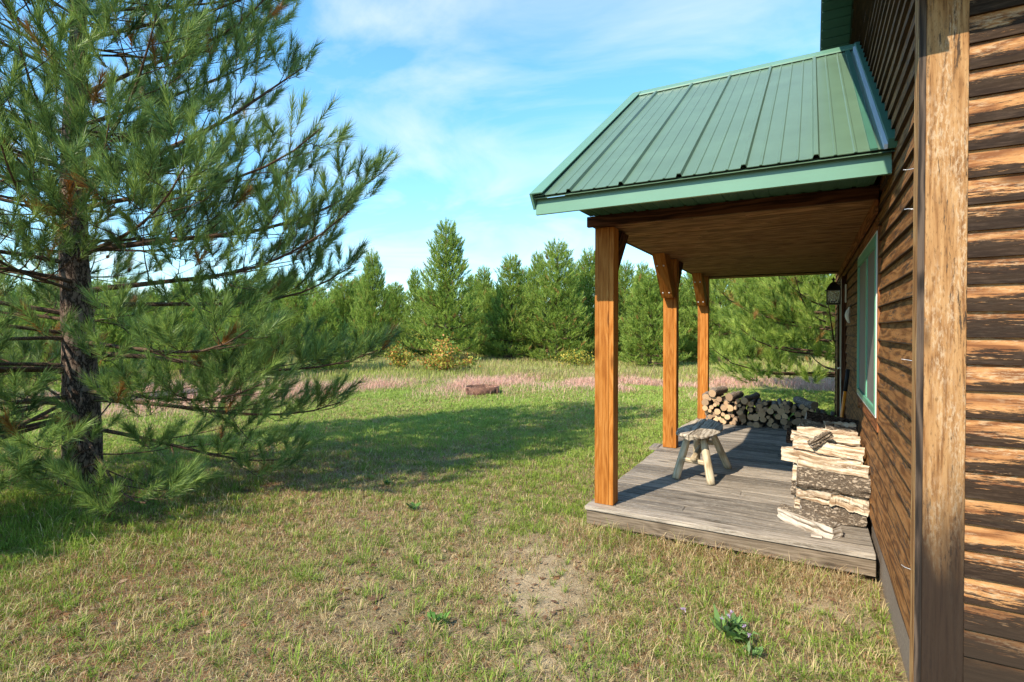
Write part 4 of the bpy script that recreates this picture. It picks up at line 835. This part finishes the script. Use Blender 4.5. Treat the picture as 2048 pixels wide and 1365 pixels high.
for a in (0, 2.1, 4.2): q = Vector((math.cos(a) * .452, math.sin(a) * .452, 0)); mb.box((q.x - .03, q.y - .03, .02), (q.x + .03, q.y + .03, .19), bev=.004)
mb.build('joint_plate', M['rust'], fr)
def rough_log(name, r_, L_, seed, mat, taper=.1, segs=14, rings=7, wob=.12, endmat=None, root=None, bend=.02):
    """log lying along local y: bark skin, and cut faces as a child"""
    rng = np.random.RandomState(seed); th = np.arange(segs) * 6.2832 / segs; prof = 1 + rng.normal(0, wob * .5, segs); prof = (prof + np.roll(prof, 1)) / 2; V = []
    ys = np.linspace(-L_ / 2, L_ / 2, rings); bx = rng.normal(0, bend, rings).cumsum(); bz = rng.normal(0, bend * .5, rings).cumsum(); bx -= bx.mean(); bz -= bz.mean()
    for k, y_ in enumerate(ys):
        rr2 = r_ * (1 - taper * k / rings) * prof * (1 + rng.normal(0, wob * .18, segs)); V += [(math.cos(a) * q + bx[k], y_, math.sin(a) * q + bz[k]) for a, q in zip(th, rr2)]
    V = np.array(V); i = np.arange(rings - 1)[:, None] * segs + np.arange(segs); j = np.arange(rings - 1)[:, None] * segs + (np.arange(segs) + 1) % segs
    L2 = np.stack([i, i + segs, j + segs, j], -1).reshape(-1, 4); o = np_obj(name, V, L2.ravel(), np.arange(len(L2)) * 4, mat, smooth=True)
    for ring, rev, off in ((V[:segs], 0, -.002), (V[-segs:], 1, .002)):
        W = np.vstack([ring, [ring.mean(0) + [0, off, 0]]]); T = []
        for k in range(segs): T += [k, (k + 1) % segs, segs] if not rev else [(k + 1) % segs, k, segs]
        e = np_obj('cut_face', W, T, np.arange(segs) * 3, endmat or M['end']); e.parent = o
    return o
p = gl(1057, 752); lg = rough_log('stump', .17, .5, 3, M['bark_dark'], .15); lg.location = p + Vector((0, 0, .10)); lg.rotation_euler = (0, 0, TH + 1.4); tag(lg, label='old brown log lying in the meadow behind the fire ring', cat='log')
lg.name = 'fallen_log'

# ------------------------------------------------------------------ round log stack at the far end of the deck
rr_ = random.Random(12); base_logs = [rough_log('firewood_log', .048 + .005 * (k % 5), .40 + .03 * (k % 3), 40 + k, M['bark_log']) for k in range(8)]
GL = 'round logs stacked across the far end of the deck'; LL_ = 'short round grey-barked log, cut end forward, in the low stack at the deck\'s far end'
pos = []; x0, x1 = -1.46, .33
cells = {}; tries = 0; circ = []
def topz(xx, r_):
    z_ = .2 + r_
    for (cx, cz, cr_) in circ:
        dxx = abs(cx - xx); s_ = cr_ + r_
        if dxx < s_: z_ = max(z_, cz + math.sqrt(max(0, s_ * s_ * .93 - dxx * dxx)))
    return z_
def lim(xx): return .2 + (.47 if xx < -1.2 else .40 if xx < -.25 else .40 - .16 * (xx + .25) / .55)
while tries < 4000 and len(circ) < 175:
    tries += 1; r_ = rr_.choice([.026, .030, .034, .038, .043, .048, .055]); cand = min(((topz(xx, r_), xx) for xx in [rr_.uniform(x0, x1) for _ in range(7)]))
    if cand[0] + r_ < lim(cand[1]) + .015: circ.append((cand[1], cand[0], r_))
usedl = set()
for k, (xx, zz, r_) in enumerate(circ):
    src = rr_.randrange(8); r_src = .048 + .005 * (src % 5)
    if src in usedl: 
        o = base_logs[src].copy(); C.objects.link(o)
        for ch in list(base_logs[src].children): c = ch.copy(); C.objects.link(c); c.parent = o
    else: o = base_logs[src]; usedl.add(src)
    s_ = r_ / r_src; o.scale = (s_, 1, s_); o.location = (xx, 9.20 + rr_.uniform(-.055, .06), zz); o.rotation_euler = (rr_.uniform(-.04, .04), rr_.uniform(0, 6.28), rr_.uniform(-.13, .13))
    tag(o, label=LL_, cat='log', group=GL)
for k, (xx, zz, r_, rz, lab) in enumerate(((-1.27, .60, .062, -.25, 'thick log jutting highest from the left end of the round log stack'), (-1.02, .575, .060, -.28, 'second high log tilted on top of the round log stack'), (-.80, .52, .055, -.22, 'grey log lying slanted on top of the stack right of the two high logs'), (-.05, .53, .058, .5, 'dark forked log lying skewed over the right part of the round log stack'))):
    o = rough_log('firewood_log', r_, .46, 70 + k, M['bark_log']); z_ = topz(xx, r_) - .008; o.location = (xx, 9.17, z_); o.rotation_euler = (.06, 0, rz); tag(o, label=lab, cat='log', group=GL)

# ------------------------------------------------------------------ split firewood against the wall
def split(name, L_, prof, seed, barkside=(), bend=.015, mat='split', barkmat='bark_fire', rough=.006, segs=26):
    """split billet along local x from an outline in (y,z); faces in barkside wear bark"""
    rng = np.random.RandomState(seed); pr_ = []; tagm = []; rough = rough * 1.5; prof = [(p[0] * rng.uniform(.82, 1.12), p[1] * rng.uniform(.85, 1.1)) for p in prof]
    for k in range(len(prof)):
        a, b_ = np.array(prof[k]), np.array(prof[(k + 1) % len(prof)]); m_ = 5
        for q in range(m_):
            p = a + (b_ - a) * q / m_
            if k in barkside: mid_ = np.mean(prof, 0); p = p + unit(p - mid_) * .16 * math.sin(math.pi * q / m_) * np.linalg.norm(b_ - a)
            pr_.append(p); tagm.append(1 if k in barkside else 0)
    pr_ = np.array(pr_); n = len(pr_); xs = np.linspace(-L_ / 2, L_ / 2, segs); w1, w2, p1, p2 = rng.uniform(-1, 1, 4); cz = bend * .8 * (w1 * np.sin(xs / L_ * 2.6 + p1) + .4 * w2 * np.sin(xs / L_ * 7 + p2)); cy = bend * .8 * (w2 * np.sin(xs / L_ * 3 + p2) + .4 * w1 * np.sin(xs / L_ * 6 + p1))
    groove = rng.normal(0, rough, n); V = np.empty((segs, n, 3)); cen = pr_.mean(0)
    nz_ = rng.normal(0, 1, (segs, n)); nz_ = (nz_ + np.roll(nz_, 1, 0) + np.roll(nz_, 2, 0)) / 2
    for k, x_ in enumerate(xs):
        r_ = unit(pr_ - cen) * (groove[:, None] * math.cos(x_ * 7 + seed) + nz_[k][:, None] * rough * .5); q = pr_ + r_; sc_ = 1 + .05 * math.sin(x_ * 7 + seed)
        V[k, :, 0] = x_ + (rng.normal(0, .003, n) if k in (0, segs - 1) else 0); V[k, :, 1] = q[:, 0] * sc_ + cy[k]; V[k, :, 2] = q[:, 1] * sc_ + cz[k]
    mb = MB(); rd = rng.rand(); per = np.concatenate([[0], np.cumsum(np.linalg.norm(np.roll(pr_, -1, 0) - pr_, axis=1))])
    for k in range(segs - 1):
        for q in range(n):
            q2 = (q + 1) % n; mb.quad([V[k, q], V[k + 1, q], V[k + 1, q2], V[k, q2]], [(xs[k] + rd * 9, per[q] + rd * 5), (xs[k + 1] + rd * 9, per[q] + rd * 5), (xs[k + 1] + rd * 9, per[q + 1] + rd * 5), (xs[k] + rd * 9, per[q + 1] + rd * 5)], (rd, .5), tagm[q])
    for k, s_ in ((0, 1), (segs - 1, -1)):
        pl = [tuple(V[k, q]) for q in range(n)][::-s_]; mb.quad(pl, [(p[1] * .6 + rd, p[2] * 2) for p in pl], (rd, .5), 0)
    return mb.build(name, [M[mat], M[barkmat]], smooth=False)
def place(o, loc, rot, label, group='split firewood stacked against the cabin wall'): o.location = loc; o.rotation_euler = rot; tag(o, label=label, cat='firewood', group=group); return o
def W4(w_, h): return [(-w_ / 2, -h / 2), (w_ / 2, -h / 2), (w_ / 2 * .9, h / 2), (-w_ / 2 * .8, h / 2 * .9)]
def T3(w_, h): return [(-w_ / 2, -h / 2), (w_ / 2, -h / 2), (0, h / 2)]
FW = 'firewood_billet'
place(split(FW, .44, W4(.15, .13), 1, (2, 3), .012, 'splitgrey', rough=.006), (.165, 4.875, .275), (0, .02, .02), 'pale deeply furrowed bark-faced billet at the bottom front of the wood stack')
place(split(FW, .26, W4(.13, .12), 2, (), .012), (.05, 4.87, .40), (0, .03, .0), 'smooth pale split block on the left of the stack front, second layer')
place(split(FW, .25, W4(.13, .115), 3, (), .03, 'split', rough=.012), (.275, 4.865, .385), (0, .10, .05), 'twisted splintery split piece on the right in the second layer')
place(split(FW, .49, W4(.17, .155), 4, (2, 3, 0), .014, 'splitgrey', rough=.005), (.165, 4.875, .528), (0, .05, .0), 'thick round-backed billet in rough grey-brown bark, middle of the stack front')
place(split(FW, .47, T3(.085, .07), 5, (), .022), (.165, 4.83, .640), (.2, .10, .0), 'clean white split stick lying across the top of the thick bark-covered billet')
place(split(FW, .46, W4(.10, .10), 6, (2,), .02, 'splitgrey'), (.0, 4.60, .250), (.1, .0, -.66), 'loose crooked pale stick lying in front of the stack on the deck edge')
place(split(FW, .44, W4(.13, .13), 7, (2,), .01), (.12, 5.07, .27), (0, 0, .03), 'bottom split piece of the second row, its end showing left of the front row')
place(split(FW, .44, W4(.14, .11), 8, (3,), .01), (.10, 5.06, .395), (0, 0, .0), 'bark-topped piece in the second row whose pale end shows left of the front row')
place(split(FW, .44, T3(.15, .13), 9, (), .01), (.11, 5.05, .515), (0, 0, .0), 'triangular white piece in the second row just left of the thick bark-covered billet')
place(split(FW, .56, W4(.12, .10), 10, (), .012), (.08, 5.08, .63), (0, .03, .03), 'long split piece poking out furthest left under the top layer')
place(split(FW, .50, T3(.13, .10), 11, (1,), .015), (.14, 5.08, .735), (.1, .10, -.05), 'streaky orange-brown split piece on the top of the second row')
for k, (yy, n_) in enumerate(((5.27, 4), (5.46, 4), (5.65, 4), (5.84, 4))):
    for q in range(n_):
        place(split(FW, .42 + .03 * ((k + q) % 3), W4(.16, .125) if (k + q) % 2 else T3(.17, .15), 30 + k * 5 + q, (2,) if (k * q) % 2 else (), .012, rough=.006, segs=14), (.12 + .02 * ((q + k) % 3), yy, .27 + q * .125), (0, 0, .04 * ((k + q) % 3 - 1)), 'split billet buried in the body of the wall-side wood stack, mostly hidden')
place(split(FW, .50, W4(.13, .07), 12, (), .02), (.12, 5.26, .765), (.1, .09, -.03), 'long pale curved split board on the top of the stack behind the white stick')
place(split(FW, .20, W4(.035, .03), 13, (0, 1, 2, 3), .012, 'splitgrey'), (.09, 5.06, .80), (.2, -.45, .5), 'thin knobbly grey branch lying slantwise on the top of the stack')
place(split(FW, .46, T3(.11, .09), 14, (), .018), (.14, 5.44, .775), (0, .05, .03), 'narrow split piece with orange heartwood on the top of the stack')
place(split(FW, .24, W4(.10, .10), 15, (3,), .01), (.25, 5.70, .80), (0, .0, .15), 'short golden billet near the wall at the back of the stack top')
place(split(FW, .20, T3(.12, .11), 16, (2,), .01), (.03, 5.72, .79), (0, .1, -.3), 'short knotty split chunk left of the short golden billet')
place(split(FW, .46, T3(.26, .20), 17, (1, 2), .012, 'splitgrey', 'bark_dark'), (.20, 6.02, .775), (.2, .12, .08), 'big dark triangular billet with brown bark, highest at the back of the stack')
place(split(FW, .48, W4(.15, .12), 18, (2, 3), .01, 'splitgrey', 'bark_dark'), (.05, 6.05, .62), (0, 0, .0), 'dark bark-covered billet under the big dark triangular one')
for q in range(3): place(split(FW, .46, W4(.17, .14), 60 + q, (2, 3), .01, 'splitgrey', 'bark_dark', segs=14), (.10, 6.03, .27 + q * .13), (0, 0, .02 * q), 'dark billet low at the far end of the wall-side wood stack, mostly hidden')
mb = MB(); mb.prism([(4.40, .2025), (4.46, .2025), (4.455, .2105), (4.41, .2125)], 0, .02, .09, (1, 0, 0)); tag(mb.build('bark_chip', M['splitgrey']), label='small flat bark chip fallen on the deck edge below the loose stick', cat='bark chip')

# ------------------------------------------------------------------ stool
st = empty('stool', (-1.0, 5.83, .2), 0, label='rustic half-log stool with four peeled log legs on the deck', cat='stool')
def sround(name, a, b_, r0, r1, mat, seed):
    a, b_ = Vector(a), Vector(b_); rng = np.random.RandomState(seed); segs = 16; rings = 9; ax = (b_ - a).normalized(); s1 = ax.orthogonal().normalized(); s2 = ax.cross(s1); mb = MB(); pr_ = 1 + rng.normal(0, .05, segs); pr_ = (pr_ + np.roll(pr_, 1)) / 2; rows = []
    for k in range(rings):
        c = a.lerp(b_, k / (rings - 1)); r_ = r0 + (r1 - r0) * k / (rings - 1); r_ *= .90 if k in (0, rings - 1) else 1; rows.append([c + (s1 * math.cos(6.2832 * q / segs) + s2 * math.sin(6.2832 * q / segs)) * r_ * pr_[q] * (1 + rng.normal(0, .015)) for q in range(segs)])
    L_ = (b_ - a).length; rd = rng.rand()
    for k in range(rings - 1):
        for q in range(segs):
            q2 = (q + 1) % segs; u0, u1 = k * L_ / (rings - 1), (k + 1) * L_ / (rings - 1); v0, v1 = q * r0 * .4, (q + 1) * r0 * .4
            mb.quad([rows[k][q], rows[k][q2], rows[k + 1][q2], rows[k + 1][q]], [(u0 + rd, v0), (u0 + rd, v1), (u1 + rd, v1), (u1 + rd, v0)], (rd, .5))
    for row in (rows[0][::-1], rows[-1]): mb.quad(row, [(p.x, p.y * 2) for p in row], (rd, .5))
    o = mb.build(name, mat, st, smooth=True); o.matrix_parent_inverse = Matrix.Translation(-Vector(st.location)); return o
ZS = .60
feet = [(-1.165, 5.47), (-.815, 5.415), (-.755, 6.17), (-1.10, 6.24)]; tops = [(-1.075, 5.60), (-.915, 5.57), (-.905, 6.03), (-1.06, 6.05)]
for k in range(4): sround('leg', (*feet[k], .201), (*tops[k], ZS), .040, .035, M['stool'], k)
def onleg(k, f): a = Vector((*feet[k], .2)); b_ = Vector((*tops[k], ZS)); return a.lerp(b_, f)
sround('stretcher', onleg(0, .50) + Vector((-.03, 0, 0)), onleg(1, .46), .026, .024, M['stool'], 7); sround('stretcher', onleg(3, .66), onleg(2, .70), .026, .024, M['stool'], 8)
sround('stretcher', (onleg(0, .50) + onleg(1, .46)) / 2 + Vector((.0, -.075, .030)), (onleg(3, .66) + onleg(2, .70)) / 2 + Vector((0, .06, .045)), .030, .027, M['stool'], 9)
def plank(x_in, x_out, seed, notch):
    rng = np.random.RandomState(seed); n = 30; ys = np.linspace(5.335, 6.42, n); f = np.linspace(-1, 1, n); halfw = np.sqrt(np.clip(1 - np.abs(f) ** 2.6, 0, 1)) * .82 + .18; wob = np.convolve(rng.normal(0, .007, n), [.25, .5, .25], 'same')
    mb = MB(); rd = rng.rand(); rows = []
    for k in range(n):
        xo_ = x_in + (x_out - x_in) * halfw[k] + wob[k]; xi = x_in + .004 * math.sin(k); sag = -.008 * (1 - f[k] ** 2) + .002 * math.sin(k * .5 + seed); row = []
        for q in range(8):
            u = q / 7; xx = xi + (xo_ - xi) * u; row.append((xx, ys[k], ZS + .078 + sag + rng.normal(0, .0007) - .03 * max(0, u - .75) ** 1 * 2))
        for q in range(8):
            u = 1 - q / 7; xx = xi + (xo_ - xi) * u; row.append((xx, ys[k] + (.012 if k == 0 else 0), ZS + .078 + sag - .062 * (1 - .55 * u) + rng.normal(0, .0025)))
        rows.append(row)
    m_ = len(rows[0])
    for k in range(n - 1):
        for q in range(m_):
            q2 = (q + 1) % m_; pl = [rows[k][q], rows[k][q2], rows[k + 1][q2], rows[k + 1][q]]; mb.quad(pl, [(p[1] * .8 + rd * 5, p[0] * 1.0 + p[2] * .5 + rd) for p in pl], (rd, .5))
    for row in (rows[0][::-1], rows[-1]): mb.quad(row, [(p[0] * .5, p[2] * 2) for p in row], (rd, .5))
    o = mb.build('seat', M['seat'], st, smooth=False); o.matrix_parent_inverse = Matrix.Translation(-Vector(st.location)); return o
plank(-1.018, -1.20, 1, 0); plank(-1.008, -.79, 2, 1)

# ------------------------------------------------------------------ maul, lantern, hung ornament
ml = empty('splitting_maul', (.275, 7.0, .2), 0, label='splitting maul with orange handle and black grip leaning beside the door', cat='maul')
def oval_tube(name, a, b_, ra, rb, mat, root, segs=12):
    a, b_ = Vector(a), Vector(b_); ax = (b_ - a).normalized(); s1 = ax.cross(Vector((1, 0, 0))).normalized(); s2 = ax.cross(s1); V = []
    for k, c in enumerate((a, a.lerp(b_, .5), b_)): V += [tuple(c + s1 * math.cos(6.2832 * q / segs) * ra + s2 * math.sin(6.2832 * q / segs) * rb) for q in range(segs)]
    i = np.arange(2)[:, None] * segs + np.arange(segs); j = np.arange(2)[:, None] * segs + (np.arange(segs) + 1) % segs; L_ = np.stack([i, j, j + segs, i + segs], -1).reshape(-1); L_ = np.concatenate([L_, np.arange(segs)[::-1], 2 * segs + np.arange(segs)])
    o = np_obj(name, V, L_, np.concatenate([np.arange(2 * segs) * 4, [8 * segs, 9 * segs]]), mat, smooth=False); o.parent = root; return o
A = Vector((0, 0, .06)); B_ = Vector((.108, .0, 1.06)); oval_tube('handle', A, A.lerp(B_, .76), .024, .017, M['orange'], ml); oval_tube('grip', A.lerp(B_, .755), B_, .027, .020, M['rubber'], ml)
mb = MB(); mb.prism([(-.10, .02), (-.02, .012), (.07, .035), (.07, .085), (-.02, .108), (-.10, .10)], 0, -.022, .022, (0, 1, 0)); mb.build('head', M['steel'], ml)
ln = empty('wall_lantern', (.41, 8.12, 2.26), 0, label='black coach lantern with clear panes mounted beside the door', cat='lantern')
LX, LY = -.135, -.05
def frus(mb_, z0, w0, z1, w1):
    c = [(LX + sx * w_, LY + sy * w_, z_) for z_, w_ in ((z0, w0), (z1, w1)) for sx, sy in ((-1, -1), (1, -1), (1, 1), (-1, 1))]
    for f in ((0, 3, 2, 1), (4, 5, 6, 7), (0, 1, 5, 4), (1, 2, 6, 5), (2, 3, 7, 6), (3, 0, 4, 7)): mb_.quad([c[k] for k in f])
mb = MB(); frus(mb, -.055, .092, -.045, .096); frus(mb, -.0445, .084, .0, .066); frus(mb, .0005, .066, .035, .040); frus(mb, .0355, .040, .06, .018); frus(mb, .0605, .012, .085, .012); frus(mb, .0855, .022, .095, .022); frus(mb, .0955, .012, .125, .004); mb.build('cap', M['black'], ln)
mb = MB(); frus(mb, -.235, .078, -.215, .082)
for sx in (-1, 1):
    for sy in (-1, 1): mb.box((LX + sx * .073 - .006, LY + sy * .073 - .006, -.2145), (LX + sx * .073 + .006, LY + sy * .073 + .006, -.0555))
mb.build('cage', M['black'], ln)
mb = MB()
for sx, sy in ((0, -1), (0, 1), (-1, 0), (1, 0)):
    if sx == 0: mb.box((LX - .066, LY + sy * .073 - .001, -.213), (LX + .066, LY + sy * .073 + .001, -.057))
    else: mb.box((LX + sx * .073 - .001, LY - .066, -.213), (LX + sx * .073 + .001, LY + .066, -.057))
mb.build('pane', M['glass'], ln)
mb = MB(); yy = LY - .0755        # little moose-and-trees cut-out along the bottom of the pane
mb.box((LX - .03, yy - .001, -.205), (LX + .022, yy + .001, -.192)); mb.box((LX - .026, yy - .001, -.2132), (LX - .022, yy + .001, -.2052)); mb.box((LX + .012, yy - .001, -.2132), (LX + .016, yy + .001, -.2052)); mb.box((LX + .018, yy - .001, -.1918), (LX + .034, yy + .001, -.178))
for cx in (-.052, .055): mb.prism([(LX + cx - .011, -.213), (LX + cx + .011, -.213), (LX + cx, -.165)], 1, yy - .001, yy + .001)
mb.build('cutout', M['black'], ln)
oval_tube('bulb', (LX, LY, -.20), (LX, LY, -.09), .012, .012, M['white'], ln)
mb = MB(); mb.box((-.02, LY - .05, -.06), (-.001, LY + .05, .10)); mb.box((LX, LY - .006, .045), (-.0205, LY + .006, .057)); mb.build('bracket', M['black'], ln)
mb = MB(); mb.box((-.018, -.30, -.16), (-.004, -.22, .07), bev=.004); tag(mb.build('plaque', M['white']), label='narrow tan plaque on the wall right of the lantern', cat='plaque').location = (.41, 8.12, 2.2)
# white skull-like ornament
rng = np.random.RandomState(3); V = []; segs = 14; rows = 9
for k in range(rows):
    f = k / (rows - 1); r_ = .085 * math.sin(math.pi * (.12 + .80 * (1 - f) ** .9)) * (1.0 - .35 * f) + .008
    for q in range(segs): a = 6.2832 * q / segs; V.append((.35 * r_ * math.cos(a) - .03 - .02 * math.sin(f * 3), r_ * math.sin(a) * (1 + .1 * math.sin(3 * a)), .11 - .26 * f))
i = np.arange(rows - 1)[:, None] * segs + np.arange(segs); j = np.arange(rows - 1)[:, None] * segs + (np.arange(segs) + 1) % segs; L_ = np.stack([i, j, j + segs, i + segs], -1).reshape(-1); L_ = np.concatenate([L_, np.arange(segs), (rows - 1) * segs + np.arange(segs)[::-1]])
sk = np_obj('wall_ornament', V, L_, np.concatenate([np.arange((rows - 1) * segs) * 4, [(rows - 1) * segs * 4, (rows - 1) * segs * 4 + segs]]), M['white'], smooth=True); sk.scale = (.9, .7, .65); sk.location = (.405, 6.75, 1.87); tag(sk, label='white pointed ornament like a small skull hung on the wall left of the window', cat='ornament')
hk = tubes('hook', [([(0, .03, .08), (-.02, .03, .14), (-.005, .03, .17)], [.004] * 3)], M['black'], sk)
print('shoots', NSH, 'grass', NG, 'logs', len(circ))
